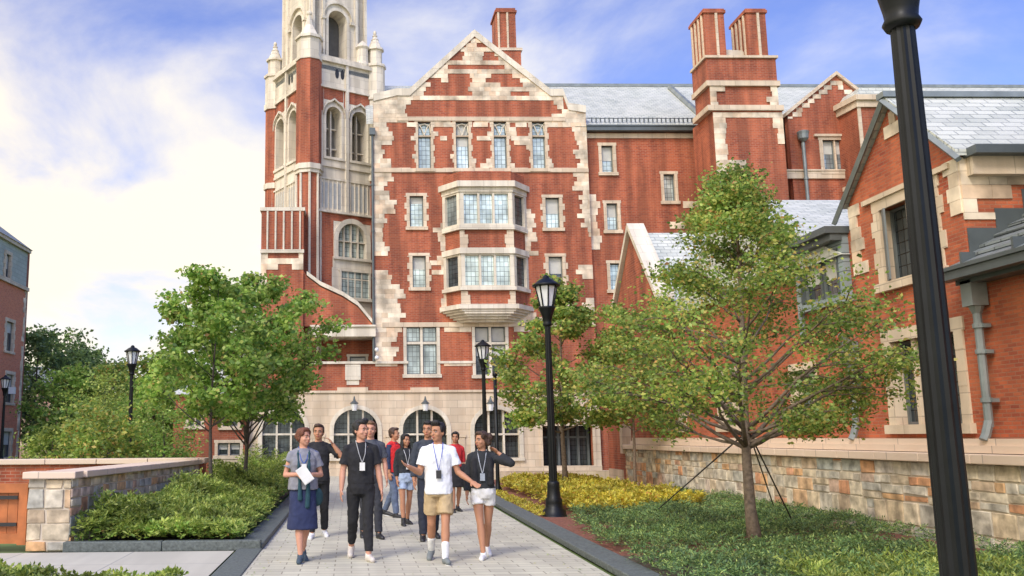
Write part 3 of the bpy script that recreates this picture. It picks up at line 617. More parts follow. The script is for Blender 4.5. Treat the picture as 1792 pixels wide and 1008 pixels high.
# ================================================================== TOWER
def tower():
    C = Vector((P(537, 300, 38.9)[0], 38.9, 0)); th = R(30); L = 3.7
    uR = Vector((math.cos(th), math.sin(th), 0)); nR = Vector((math.sin(th), -math.cos(th), 0))
    uL = Vector((-math.sin(th), math.cos(th), 0)); nL = Vector((-math.cos(th), -math.sin(th), 0))
    FR, FL = (C, uR, nR), (C, uL, nL)
    T = thing('bell_tower', 'tall pale stone and brick bell tower with lancets and pinnacles beside the gabled hall', 'tower', (C.x, C.y, 0))
    z = lambda y, x=600: PF(x, y, FR)[1]
    zp = z(107, 590)
    l1, l2 = rectF(570, 187, 597, 275, FR), rectF(615, 197, 643, 285, FR)
    aw = rectF(591, 392, 640, 452, FR); lw = rectF(596, 477, 644, 522, FR)
    zl0, zl1 = (l1[1]+l2[1])/2, (l1[3]+l2[3])/2
    l1 = (l1[0], zl0, l1[2], zl1); l2 = (l2[0], zl0, l2[2], zl1)
    AL = (0, .42); AW = (0, .75)
    zband0, zband1 = z(372), z(318)
    Cc = C+uR*L/2+uL*L/2
    for fr, nm in ((FR, 'right'), (FL, 'left')):
        hl = [hole(l1, AL), hole(l2, AL)]+([hole(aw, AW), hole(lw)] if nm == 'right' else [])
        wall('tower_wall', fr, [(0, 0), (L, 0), (L, zp), (0, zp)], hl, .45, STONEW, T)
        for l in (l1, l2):
            window(fr, l, T, 1, (), arch=AL, sur=.10, pane=LANCET, recess=.62, proud=.05, mat=STONEW, name='lancet')
            b = MB(); c = (l[0]+l[2])/2
            for k in range(2): zz = l[1]+.5+k*(l[3]-l[1]-.5)/2; b.obox(fr, l[0]+.02, zz, -.5, l[2]-.02, zz+.05, -.4)
            b.obox(fr, c-.03, l[1], -.4, c+.03, l[3]-.1, -.25)
            b.build('mullion', STONEW, T)
            h = MB(); n = 10; pts = []
            for i in range(n+1):
                t = math.pi*i/n; pts.append((c+(l[2]-l[0]+.34)/2*math.cos(t), l[3]-.42+(.62)*math.sin(t)**.85+(.10 if i == n//2 else 0)))
            for p0, p1 in zip(pts, pts[1:]): h.prism(fr, [(p0[0], p0[1]), (p1[0], p1[1]), (p1[0], p1[1]+.09), (p0[0], p0[1]+.09)], .03, .13)
            h.build('hood_mould', STONEW, T)
        # brick infill: spandrels, flanks and lower storey
        b = MB(); zs0, zs1 = zl1-.1, z(160)
        for a0, a1 in ((.55, l1[0]-.12), (l1[2]+.14, l2[0]-.14), (l2[2]+.12, L-.35)):
            if a1-a0 > .03: b.obox(fr, a0, zs0-.15, -.01, a1, zs1, .012)
        b.obox(fr, l1[0]-.1, zl1+.3, -.01, l1[2]+.1, zs1, .010); b.obox(fr, l2[0]-.1, zl1+.3, -.01, l2[2]+.1, zs1, .010)
        if nm == 'right':
            b.obox(fr, .45, 4.5, -.01, aw[0]-.22, zband0, .015); b.obox(fr, aw[0]-.22, z(388), -.01, L, zband0, .014)
        else: b.obox(fr, .4, 3, -.01, L-.4, zband0, .015)
        b.build('brick_infill', BRICK, T)
        # tracery band, strings
        b = MB(); b.obox(fr, .3, zband0-.1, -.01, L, zband0, .12); b.obox(fr, .3, zband1, -.01, L, zband1+.08, .06); b.obox(fr, .3, zl0-.45, -.01, L, zl0-.35, .07)
        b.prism(fr, [(.3, zl0-.35), (L, zl0-.35), (L, zl0-.13), (.3, zl0-.13)], -.01, .045)
        b.obox(fr, .3, zs1, -.01, L, zs1+.1, .10); b.obox(fr, .2, zp-.16, -.01, L+.1, zp, .16); b.obox(fr, .2, zp, -.3, L+.1, zp+.14, .08)
        c = (l1[2]+l2[0])/2; b.obox(fr, c-.07, zband0, -.01, c+.07, zp-.1, .11); b.obox(fr, .46, zband0, -.01, .56, zp-.2, .07); b.obox(fr, L-.42, zband0, -.01, L-.28, zp, .11)
        b.build('string_course', STONEW, T)
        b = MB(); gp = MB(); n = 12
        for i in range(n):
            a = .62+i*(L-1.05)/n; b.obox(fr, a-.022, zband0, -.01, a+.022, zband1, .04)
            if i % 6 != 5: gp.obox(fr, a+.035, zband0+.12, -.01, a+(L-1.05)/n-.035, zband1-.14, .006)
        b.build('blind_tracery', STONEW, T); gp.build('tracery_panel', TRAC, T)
        b = MB()
        for xx in ((l1[0]+l1[2])/2+.18, (l1[0]+l1[2])/2+.46): b.prism(fr, [(xx+.1*math.cos(t*.7854), zp-.60+.24*math.sin(t*.7854)) for t in range(8)], -.01, .012)
        b.build('quatrefoil', IRON, T)  # flat dark plates stand in for the shade inside pierced holes
        # inset belfry
        fi = (fr[0]+Cc*0+(uR if nm == 'left' else uL)*.42, fr[1], fr[2]); zt = zp+5.2
        bo = rectF(574, 20, 606, 103, fi) if nm == 'right' else None
        if nm == 'right': tower.bo = bo
        bo = tower.bo
        wall('belfry_wall', fi, [(.42, zp), (L-.42, zp), (L-.42, zt), (.42, zt)], [hole(bo, (0, .45))], .4, STONEW, T)
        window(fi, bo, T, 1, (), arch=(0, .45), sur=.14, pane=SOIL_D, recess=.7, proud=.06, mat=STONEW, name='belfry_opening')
        b = MB()
        for a in (.42, .95, L-1.05, L-.55): b.obox(fi, a, zp, -.01, a+.12, zt-.1, .10)
        b.obox(fi, .4, zt-.2, -.01, L-.4, zt, .18); b.obox(fi, .9, zp+.25, -.01, L-.9, zp+.33, .05)
        c = (bo[0]+bo[2])/2; n = 10; hw = (bo[2]-bo[0])/2+.26
        pts = [(c+hw*math.cos(math.pi*i/n), bo[3]-.45+.78*math.sin(math.pi*i/n)) for i in range(n+1)]
        for p0, p1 in zip(pts, pts[1:]): b.prism(fi, [p0, p1, (p1[0], p1[1]+.1), (p0[0], p0[1]+.1)], 0, .12)
        for s in (-1, 1): b.obox(fi, c+s*hw-.1, bo[3]-.55, 0, c+s*hw+.1, bo[3]-.42, .15)
        b.build('belfry_trim', STONEW, T)
    # glazing of the lower storey
    b = MB(); b.obox(FR, aw[0]-.3, z(560), -.01, aw[2]+.34, lw[3]+.14, .022); b.build('stone_panel', STONEW, T).name
    wq = wall('window_panel', (C+nR*.03, uR, nR), [(aw[0]-.26, lw[3]+.05), (aw[2]+.3, lw[3]+.05), (aw[2]+.3, aw[1]-.02), (aw[0]-.26, aw[1]-.02)], [], .03, STONEW, T)
    window(FR, aw, T, 4, (.48,), arch=AW, sur=.22, pane=G_LIGHT, recess=.2, proud=.07, mull=.05, mat=STONEW)
    b = MB(); b.obox(FR, lw[0], lw[1], -.2, lw[2], lw[3], .024); b = MB()
    W = window((C+nR*.06, uR, nR), lw, T, 4, (.72,), sur=.09, quoin=0, pane=G_LIGHT, recess=.012, proud=.04, mull=.05, mat=STONEW, fw=0)
    # remaining two walls, roof slab
    D = C+uR*L+uL*L
    b = MB(); e = C+uR*L; g = C+uL*L
    for p, q in ((e, D), (D, g)):
        d = (q-p).normalized(); n = Vector((d.y, -d.x, 0)); b.obox((p, d, n), 0, 0, -.4, (q-p).length, zp, 0); b.obox((p-n*.42, d, n), .42, zp, -.4, (q-p).length-.42, zp+5.2, 0)
    b.build('rear_wall', STONEW, T)
    b = MB(); pl = [C, e, D, g]; b.plan([(p.x, p.y) for p in pl], zp-.5, zp-.3); ce = (C+D)/2
    b.plan([(ce.x+(p.x-ce.x)*.8, ce.y+(p.y-ce.y)*.8) for p in pl], zp+5.0, zp+5.3); b.build('roof_slab', LEADL, T)
    # corner piers : brick octagon at the near corner, stone buttresses at the others
    def octa(c, r): return [(c.x+r*math.cos(R(22.5+45*i+th*57.3)), c.y+r*math.sin(R(22.5+45*i+th*57.3))) for i in range(8)]
    pc = C+uR*.18+uL*.18; z0, z1 = z(292, 537), z(105, 537)
    b = MB(); b.plan(octa(pc, .56), z0+.1, z1, 0); b.plan(octa(pc, .50), 0, z0-.14, 0)
    b.plan(octa(pc, .66), z0-.14, z0+.1, 1); b.plan(octa(pc, .60), z0-.3, z0-.14, 1); b.plan(octa(pc, .60), z1, z1+.12, 1); b.plan(octa(pc, .55), z1+.12, z1+1.0, 1)
    b.plan(octa(pc, .64), z1+1.0, z1+1.12, 1); b.plan(octa(pc, .5), z1+1.12, z1+1.75, 1, .35); b.plan(octa(pc, .2), z1+1.7, z1+2.3, 1, .3)
    b.ell((pc.x, pc.y, z1+2.3), (.13, .13, .13), mi=1)
    for a in octa(pc, .52)[0:8]: b.tube([(a[0], a[1], 0), (a[0], a[1], z0-.3)], .06, 6, 1)
    b.build('corner_pier', [BRICK, STONEW], T)
    for c in (e, g):
        c = c - uR*.12*(1 if c is e else -1) - uL*.12*(1 if c is g else -1)
        b = MB()
        b.plan(octa(c, .40), 0, z(310), 0); b.plan(octa(c, .48), z(310), z(300), 1); b.plan(octa(c, .42), z(300), z(165), 0 if c.x < C.x else 1); b.plan(octa(c, .5), z(165), z(155), 1)
        b.plan(octa(c, .45), z(155), zp+.1, 1); b.plan(octa(c, .52), zp+.1, zp+.22, 1); b.plan(octa(c, .33), zp+.22, zp+.95, 1); b.plan(octa(c, .42), zp+.95, zp+1.05, 1)
        b.plan(octa(c, .34), zp+1.05, zp+1.75, 1, .15)
        for t in range(3): b.ell((c.x, c.y, zp+1.3+t*.2), (.24-.06*t, .24-.06*t, .05), mi=1)
        b.ell((c.x, c.y, zp+1.85), (.08, .08, .12), mi=1)
        b.build('pinnacle', [BRICK, STONEW], T)
    # statues-like small finials along the parapet
    b = MB(); p = FR[0]+uR*(L-.75)-nR*.2; b.lathe((p.x, p.y, zp), [(0, .3), (.15, .34), (.3, .28), (.9, .26), (1.0, .33), (1.2, .2), (1.35, .03)], 10); b.build('parapet_turret', STONEW, T)
    # lower stair block to the left, in front of the tower
    F = FY(37.86); x0, x1 = PF(457, 430, F)[0], PF(531, 430, F)[0]; pz = lambda y: PF(495, y, F)[1]
    b = MB(); b.box(x0, 37.86, pz(634), x1, 40.6, pz(366), 0); b.build('stair_block', BRICK, T)
    b = MB(); b.box(x0-.06, 37.82, pz(369), x1+.06, 40.7, pz(363)); b.obox(F, x0-.03, pz(443), 0, x1+.03, pz(437), .09)
    for i in range(5): a = x0+.1+(x1-x0-.3)*i/4.3+.12; b.obox(F, a, pz(437), 0, a+.07, pz(370), .06)
    b.build('stone_rib', STONEW, T)
    Rk = rectF(470, 443, 523, 455, F)
    stonework(F, x0, x1, pz(500), pz(443), lambda a, q: not (Rk[0] < a < Rk[2] and Rk[1] < q < Rk[3]) and (q > pz(468) or a < x0+.28) and not (q < pz(462) and a > x0+.5 and a < x1-.5), [], T, rowh=.24, lo=.2, hi=.45, seed=8)
    # sloping roof behind block
    return T
LANCET = simple('lancet_interior', (.17, .155, .125), .9)  # dark sheet in the open lancets, coloured for the shaded interior
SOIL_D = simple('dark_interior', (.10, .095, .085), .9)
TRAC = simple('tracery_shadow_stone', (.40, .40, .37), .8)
tower()

# ================================================================== REAR WING with big chimneys (right of the gable)
def rear_wing():
    T = thing('college_wing', 'long red brick wing with slate roof and two tall ribbed chimney stacks', 'building', (16, 38, 0))
    F = FY(38.25); f2 = (F[0], F[1], F[2])
    X1 = PF(1420, 400, F)[0]; ze = PF(1130, 226, F)[1]
    wins = [rectF(1053, 255, 1073, 302, F), rectF(1162, 305, 1181, 352, F), rectF(1062, 356, 1081, 403, F), rectF(1068, 461, 1086, 507, F), rectF(1100, 560, 1130, 610, F)]
    wall('wing_wall', F, [(XR-.1, 0), (X1, 0), (X1, ze), (XR-.1, ze)], [hole(r) for r in wins], .3, BRICK, T)
    for r in wins: window(F, r, T, 1, (), sur=.13, quoin=.0, pane=G_LIGHT)
    st = [rectF(1189, 345, 1211, 355, F), rectF(1200, 353, 1226, 366, F), rectF(1178, 388, 1208, 396, F), rectF(1034, 345, 1046, 440, F)]
    stonework(F, XR, X1, 0, ze, lambda a, q: any(r[0] < a < r[2] and r[1] < q < r[3] for r in st), [(r[0]-.2, r[1]-.2, r[2]+.2, r[3]+.2) for r in wins], T, seed=12)
    b = MB(); b.obox(F, XR, ze-.42, -.01, X1, ze-.2, .05); b.build('frieze', STONE, T)
    b = MB(); b.obox(F, XR, ze-.16, -.1, X1, ze+.02, .34); b.obox(F, XR, ze+.02, .24, X1, ze+.08, .38); b.build('gutter', LEAD, T)
    zr = P(1100, 151, 43)[1]; XE = 48
    b = MB(); b.add([(XR-.5, 37.95, ze+.02), (XE, 37.95, ze+.02), (XE, 43, zr), (XR-.5, 43, zr), (XR-.5, 48, ze), (XE, 48, ze)], [(0,1,2,3), (3,2,5,4)])
    b.build('roof', SLATE, T)
    b = MB(); b.box(XR-4, 42.9, zr-.05, XE, 43.1, zr+.1); b.build('ridge', LEADL, T)
    b = MB(); rnd = random.Random(3)
    for i in range(26):
        x = XR+.3+i*.19*1.0
        b.box(x, 38.25, ze+.33, x+.05, 38.3, ze+.52)
    b.tube([(XR+.1, 38.28, ze+.5), (XR+5.1, 38.28, ze+.5)], .02, 5); b.build('snow_guard', LEAD, T)
    b = MB(); q0 = P(1180, 145, 42); q1 = P(1240, 222, 38.0); b.tube([(q0[0], 42.6, q0[1]), (q1[0]+.1, 38.2, q1[1]+.25)], .14, 6); b.build('roof_verge', LEADL, T)
    b = MB(); q = P(1226, 250, 38); b.tube([(q[0], 38.1, 3), (q[0], 38.1, q[1])], .07, 8); b.box(q[0]-.17, 37.92, q[1]-.1, q[0]+.17, 38.22, q[1]+.25); b.build('downpipe', LEAD, T)
    # wall of the right part, gable with window
    F3 = FY(37.2); pb = lambda x, y: PF(x, y, F3)
    xg0, xg1 = pb(1382, 250)[0], pb(1530, 250)[0]; apx = pb(1462, 132); zl = pb(1388, 200)[1]
    w2 = rectF(1441, 245, 1485, 300, F3)
    wall('gable_wall', F3, [(xg0, 0), (xg1+.6, 0), (xg1+.6, zl), (apx[0], apx[1]), (xg0, zl)], [hole(w2)], .3, BRICK, T)
    window(F3, w2, T, 2, (), sur=.15, quoin=0, pane=G_MID)
    b = MB(); b.obox(F3, w2[0]-.35, w2[3]+.14, 0, w2[2]+.35, w2[3]+.24, .10); b.build('hood_mould', STONE, T)
    b = MB()
    for p0, p1 in (((xg0-.1, zl-.1), apx), (apx, (xg1+.6, zl))): b.prism(F3, [(p0[0], p0[1]), (p1[0], p1[1]), (p1[0], p1[1]+.16), (p0[0], p0[1]+.16)], -.35, .12)
    b.build('gable_coping', STONE, T)
    stonework(F3, xg0, xg1, zl-.2, apx[1]-.05, lambda a, q: abs(a-apx[0])*(apx[1]-zl)/(apx[0]-xg0) > apx[1]-q-.42, [], T, rowh=.2, lo=.16, hi=.4, seed=21, outline=[(xg0, zl-.3), (xg1+.6, zl-.3), (xg1+.6, zl), apx, (xg0, zl)])
    zb0, zb1 = pb(1400, 313)[1], pb(1400, 300)[1]
    b = MB(); b.obox(F3, pb(1270, 305)[0], zb0, -.01, xg1, zb1, .075); b.obox(F3, pb(1270, 305)[0], zb1, -.01, xg1, zb1+.06, .12); b.build('belt_course', STONE, T)
    b = MB(); q = pb(1400, 235)
    b.tube([(q[0], 37.0, 6), (q[0], 37.0, q[1]-.1)], .075, 8); b.lathe((q[0], 36.95, q[1]-.4), [(0, .08), (.12, .2), (.3, .22), (.42, .25), (.45, .2)], 10)
    for zz in (9, 10.5, 12): b.tube([(q[0], 37.0, zz), (q[0], 37.0, zz+.1)], .1, 8)
    b.build('downpipe', LEADL, T)
    b = MB(); b.add([(xg0-.2, 37.4, zl-.1), (apx[0], 37.4, apx[1]-.05), (apx[0], 42, apx[1]-.05), (xg0-.2, 42, zl-.1), (xg1+.6, 37.4, zl-.1), (xg1+.6, 42, zl-.1)], [(0,1,2,3), (1,4,5,2)]); b.build('gable_roof', SLATE, T)
    # chimney block
    yf = 35.3; FC = FY(yf); pc = lambda x, y: PF(x, y, FC)
    X0, XB = pc(1240, 165)[0], pc(1362, 165)[0]
    dep = Q(1216, 165, X0)[0]-yf; dep = max(1.6, min(dep, 2.6))
    b = MB(); zt = pc(1300, 102)[1]; zc = pc(1300, 146)[1]; zd = pc(1300, 190)[1]
    b.box(X0, yf, zc, XB, yf+dep, zt, 0); b.box(X0-.08, yf-.08, zc-.12, XB+.08, yf+dep, zc+.1, 1); b.box(X0+.06, yf+.04, zd, XB-.02, yf+dep, zc-.12, 0)
    b.box(X0-.1, yf-.1, zd-.1, XB+.14, yf+dep, zd+.12, 1); b.box(X0+.12, yf, 9.2, XB+.1, yf+dep+.6, zd-.1, 0)
    b.box(X0-.08, yf-.08, zt, XB+.08, yf+dep, zt+.1, 1)
    Bk = b.build('chimney_base', [BRICK, STONE], T)
    stonework(FC, X0+.12, XB+.1, 10.5, zd-.15, lambda a, q: (a < X0+.55 and q > 11) or q > zd-.45 or (a > XB-.2 and q > zd-1.4) or (a < X0+1.3 and q < pc(1300, 280)[1]), [], Bk, rowh=.22, lo=.2, hi=.5, seed=33)
    stonework(FC, X0+.06, XB-.02, zd+.15, zc-.12, lambda a, q: a < X0+.35 or a > XB-.35 or (a < X0+.6 and q > zc-.4), [], Bk, rowh=.22, lo=.2, hi=.4, seed=34)
    for xa, xb in ((1235, 1270), (1309, 1343)):
        a0, a1 = pc(xa, 60)[0], pc(xb, 60)[0]; z1 = pc((xa+xb)/2, 17)[1]; b = MB(); dd = dep*.95
        b.box(a0, yf+.06, zt+.1, a1, yf+.06+dd, z1-.12, 0); b.box(a0-.06, yf, z1-.12, a1+.06, yf+.12+dd, z1, 0); b.box(a0-.02, yf+.04, z1, a1+.02, yf+.08+dd, z1+.07, 0)
        fc = (Vector((0, yf+.06, 0)), Vector((1, 0, 0)), Vector((0, -1, 0))); b.obox(fc, (a0+a1)/2+.02, zt+.1, 0, (a0+a1)/2+.12, z1-.12, .05, 1)
        fs = (Vector((a0, yf+.06, 0)), Vector((0, 1, 0)), Vector((-1, 0, 0)))
        for k in range(4): b.obox(fs, dd*(.12+.24*k), zt+.1, 0, dd*(.12+.24*k)+.1, z1-.12, .05, 1)
        b.build('chimney', [BRICK, STONE], T)
    b = MB(); c0, c1 = pc(1274, 90)[0], pc(1309, 90)[0]
    b.prism(FC, [(c0, zt+.1), (c1+.3, zt+.1), (c1, zt+.55), (c0, zt+.6)], -dep+.3, -.5); b.build('saddle_stone', STONEW, Bk)
    # cylindrical stair turret / bay at the right with cornice
    yt = 36.0; FT = FY(yt); pt = lambda x, y: PF(x, y, FT)
    a0, a1 = pt(1503, 220)[0], pt(1560, 220)[0]; zt2, zt1 = pt(1520, 172)[1], pt(1520, 318)[1]
    b = MB(); pl = lambda o: [(a0-.15-o, yt+1.3), (a0-o*.6, yt-o), (a1+2+o, yt-o), (a1+2+o, yt+1.35), (a0-.15-o, yt+1.35)]
    b.plan(pl(0), zt1-1.0, zt2-.3, 0); b.plan(pl(.2), zt2-.12, zt2+.1, 1); b.plan(pl(.1), zt2-.4, zt2-.12, 1); b.plan(pl(.12), zt1-.1, zt1+.08, 1)
    b.plan(pl(.0), zt2+.1, zt2+.5, 2, .8)
    b.obox(FT, a0-.02, zt1+.08, 0, a0+.12, zt2-.4, .05, 1)
    b.build('corner_bay', [BRICK, STONE, SLATE], T)
    b = MB(); b.box(xg1, 37.3, 0, 46, 37.8, ze-.3); b.build('far_wall', BRICK, T)
rear_wing()

# ================================================================== SIDE BUILDING on the right (faces the path, plane X = 8.6)
def side_building():
    T = thing('side_building', 'near red brick building with small stone-trimmed gable and slate roofs above the fieldstone wall', 'building', (8.6, 14, 0))
    F = FX(8.6); o, u, nn = F
    g0 = Q(1676, 262, 8.6); ga = Q(1552, 186, 8.6); g1 = Q(1485, 355, 8.6)
    ya, yb = 12.5, 15.4; zeave = 5.5; ap = ((ya+yb)/2, ga[1])
    uw = (13.15, 3.93, 14.5, 5.12); lw = (12.95, 1.68, 14.55, 2.98)
    far = [(17.2, 1.75, 17.9, 2.75), (20.4, 1.75, 21.6, 2.9), (24, 1.75, 25.2, 2.9)]
    wall('gable_front', F, [(ya, .2), (yb, .2), (yb, zeave-.05), ap, (ya, zeave-.05)], [hole(uw), hole(lw)], .25, BRICKN, T)
    wall('long_wall', (o+Vector((.02, 0, 0)), u, nn), [(yb, .2), (27.5, .2), (27.5, 5.0), (yb, 5.0)], [hole(r) for r in far], .25, BRICKN, T)
    wall('south_wall', (o+Vector((.03, 0, 0)), u, nn), [(2, .2), (ya, .2), (ya, 3.85), (2, 3.85)], [], .25, BRICKN, T)
    window(F, uw, T, 2, (), sur=.17, quoin=.08, pane=G_DARK, recess=.2, mull=.06, proud=.025, frm=FRAMEG)
    window(F, lw, T, 3, (), sur=.19, quoin=.0, pane=G_DARK, recess=.2, mull=.09, proud=.03)
    for r in far: window((o+Vector((.02, 0, 0)), u, nn), r, T, 1 if r[0] < 18 else 2, (), sur=.14, quoin=.05, pane=G_MID, recess=.2)
    # open casement leaf and dark gap of the upper window
    b = MB(); p0 = Vector((8.62, 14.44, uw[1]+.02)); d = Vector((-.10, -.22, 0)).normalized(); fr = (p0, d, Vector((d.y, -d.x, 0)))
    b.obox(fr, 0, 0, 0, .24, uw[3]-uw[1]-.04, .03); lf = b.build('open_casement', FRAMEG, T)
    # front facing end wall above the lower roof
    Fy = FY(ya-.005); zlow = 3.7
    wall('end_wall', Fy, [(8.635, zlow-.2), (14, zlow-.2), (14, zeave-.05), (8.635, zeave-.05)], [], .3, BRICKN, T)
    stonework(F, ya, yb, 2.8, ap[1]-.1, lambda y, z: z > ap[1]-.55+0*y or (y < ya+.42 and z > 4.55 and (z > 5 or y < ya+.25)) or (y > yb-.33 and 4.2 < z) , [(uw[0]-.2, uw[1]-.2, uw[2]+.2, uw[3]+.2)], T, rowh=.2, lo=.14, hi=.36, seed=5, mat=STONE, outline=[(ya-.01, 0), (yb+.01, 0), (yb+.01, zeave-.05), ap, (ya-.01, zeave-.05)])
    stonework(Fy, 8.6, 9.8, 4.5, zeave-.1, lambda x, z: (x < 8.85) or (z > 5.0 and x < 9.55) or (z > 4.8 and x < 9.2), [], T, rowh=.2, lo=.2, hi=.5, seed=6)
    b = MB(); b.obox(F, uw[0]-.5, uw[3]+.17, -.01, uw[2]+.42, uw[3]+.25, .06); b.build('hood_mould', STONE, T)
    # roof of the gable block: ridge along X
    b = MB(); xr = 16; e = .12
    for s, (y0, y1) in enumerate(((ya-.12, ap[0]), (yb+.12, ap[0]))):
        zz0 = zeave-.1; z1 = ap[1]+.05
        b.add([(8.5, y0, zz0), (xr, y0, zz0), (xr, y1, z1), (8.5, y1, z1), (8.5, y0, zz0+.09), (xr, y0, zz0+.09), (xr, y1, z1+.09), (8.5, y1, z1+.09)], [(0,1,2,3),(4,5,6,7),(0,1,5,4),(1,2,6,5),(2,3,7,6),(3,0,4,7)])
    b.build('gable_roof', SLATE, T)
    b = MB()
    for (y0, z0), (y1, z1) in (((ya-.2, zeave-.18), (ap[0], ap[1]+.06)), ((yb+.3, zeave-.32), (ap[0], ap[1]+.06))):
        b.tube([(8.48, y0, z0), (8.48, y1, z1)], .05, 4)
    b.box(8.45, ap[0]-.1, ap[1]+.1, xr, ap[0]+.1, ap[1]+.19); b.build('bargeboard', LEADL, T)
    b = MB(); b.box(8.66, ya-.32, zeave-.12, xr, ya-.02, zeave+.0); b.box(8.7, ya-.16, zeave-.38, xr, ya-.02, zeave-.12, 1); b.build('eave_gutter', [LEAD, STONE], T)
    # lower roof in front with stepped flashing, gutter, dormer
    b = MB(); x1 = 13.2; z0, z1 = 3.8, 7.0
    sl = (z1-z0)/(x1-8.4)
    nrow = 22
    for i in range(nrow):
        xa, xb = 8.35+(x1-8.35)*i/nrow, 8.35+(x1-8.35)*(i+1)/nrow; za, zb = z0+(xa-8.35)*sl, z0+(xb-8.35)*sl
        b.add([(xa-.03, 2, za), (xa-.03, ya-.01, za), (xb, ya-.01, zb), (xb, 2, zb), (xa-.03, 2, za+.035), (xa-.03, ya-.01, za+.035)], [(4,5,2,3), (0,4,5,1)])
    b.add([(8.4, 2, z0-.1), (8.4, ya-.01, z0-.1), (x1, ya-.01, z1-.12), (x1, 2, z1-.12)], [(0,1,2,3)])
    b.build('lower_roof', SLATED, T)
    b = MB()
    for i in range(9):
        xx = 8.62+i*.42; b.obox(FY(ya-.01), xx, z0-.1+(xx-8.35)*sl, 0, xx+.42, z0+(xx-8.35)*sl+.40, .012)
    b.build('stepped_flashing', LEAD, T)
    b = MB(); b.box(8.2, 2, 3.62, 8.38, ya+.15, 3.76); b.box(8.38, 2, 3.56, 8.62, ya, 3.7); b.box(8.17, 2, 3.74, 8.24, ya+.15, 3.79)
    for i in range(10): y = ya-.3-i*1.0; b.box(8.3, y, 3.76, 8.5, y+.04, 3.98)
    b.build('gutter', LEAD, T)
    # slate-clad dormer at the right edge of the picture
    b = MB(); b.box(9.35, 9.5, 4.2, 12.5, 11.3, 5.95, 0); b.prism(FX(9.2), [(9.3, 5.95), (11.5, 5.95), (11.5, 6.03), (10.4, 6.7), (9.3, 6.03)], -3.2, .05, 1); b.build('dormer', [SLATEC, LEAD], T)
    # downpipes
    def pipe(y, z0, z1):
        b = MB(); b.tube([(8.5, y, z0+.12), (8.5, y, z1-.45)], .055, 10); b.box(8.38, y-.11, z1-.45, 8.6, y+.11, z1-.1); b.tube([(8.5, y, z1-.55), (8.5, y, z1-.45)], [.06, .10], 8)
        for zz in (z0+.45, (z0+z1)/2, z1-.75): b.tube([(8.5, y, zz), (8.5, y, zz+.06)], .075, 10); b.box(8.5, y-.11, zz, 8.6, y+.11, zz+.05)
        b.tube([(8.5, y, z1-.1), (8.35, y, z1+.02)], .05, 8); b.tube([(8.5, y, z0+.2), (8.44, y, z0+.02), (8.40, y, z0-.05)], .06, 8); b.build('downpipe', LEADL, T)
    pipe(12.3, 1.5, 3.7); pipe(15.6, 1.5, 3.2)
    # plinth courses
    b = MB(); b.box(8.42, 2, 1.38, 8.6, 28, 1.47); b.box(8.36, 2, 1.28, 8.6, 28, 1.38); b.build('plinth_course', COPING, T)
    # wing: eaves, roof, dormer windows
    b = MB(); xr2 = 12.0
    b.add([(8.35, 17.3, 5.05), (8.35, 27.4, 5.05), (xr2, 27.4, 8.3), (xr2, 17.3, 8.3)], [(0,1,2,3)]) if False else None
    q = P(1400, 350, 20.0)
    b.add([(8.45, 15.5, 4.6), (20, 15.5, 4.6), (20, 20.0, q[1]), (8.45, 20.0, q[1]), (20, 24.5, 4.6), (8.45, 24.5, 4.6)], [(0,1,2,3), (3,2,4,5), (0,3,5)])
    b.build('wing_roof', SLATE, T)
    FXd = FX(8.5)
    for y0, y1 in ((15.55, 17.3),):
        r = (y0+.2, 3.95, y1-.25, 4.72)
        wall('dormer_front', FXd, [(y0, 3.8), (y1, 3.8), (y1, 5.0), (y0, 5.0)], [hole(r)], .12, SLATEC, T)
        window(FXd, r, T, 2, (), sur=.03, quoin=0, pane=G_DARK, recess=.1, mull=.06, mat=LEAD, sill=False)
        b = MB(); b.box(8.2, y0-.05, 4.98, 10, y1+.15, 5.1); b.box(8.3, y0-.02, 4.86, 8.5, y1+.1, 4.98); b.build('dormer_cornice', LEAD, T)
        b = MB(); b.box(8.55, y1-.02, 3.4, 10, y1+.1, 4.98); b.build('dormer_cheek', SLATEC, T)
    # far gable with pale coping
    ap2 = Q(1101, 402, 8.45); y0, y1 = ap2[0]-2.2, ap2[0]+2.0; zf = 5.2
    y1 = ap2[0]+2.2
    wall('far_gable', FX(8.5), [(y0, .2), (y1, .2), (y1, zf), ap2, (y0, zf)], [], .35, BRICK, T)
    b = MB()
    for p0, p1 in (((y0-.1, zf), ap2), (ap2, (y1+.1, zf))): b.prism(FX(8.5), [p0, p1, (p1[0], p1[1]+.2), (p0[0], p0[1]+.2)], -.4, .12)
    b.build('gable_coping', STONEW, T)
    b = MB(); b.add([(8.8, y0, zf), (16, y0, zf), (16, ap2[0], ap2[1]-.1), (8.8, ap2[0], ap2[1]-.1), (8.8, y1, zf), (16, y1, zf)], [(0,1,2,3), (3,2,5,4)]); b.build('far_roof', SLATE, T)
    # brick end with quoins by the doorway
    Fe = FY(30.2); b = MB()
    wall('north_wall', Fe, [(8.5, 0), (16, 0), (16, 4.9), (8.5, 4.9)], [], .3, BRICK, T)
SLATEC = bricky('slate_cladding', (.26, .31, .31), (.20, .24, .24), (.10, .12, .12), 3.0, .16, .010, big=.2, bigc=(.33, .36, .35), rough=.6, bump=.5)
side_building()

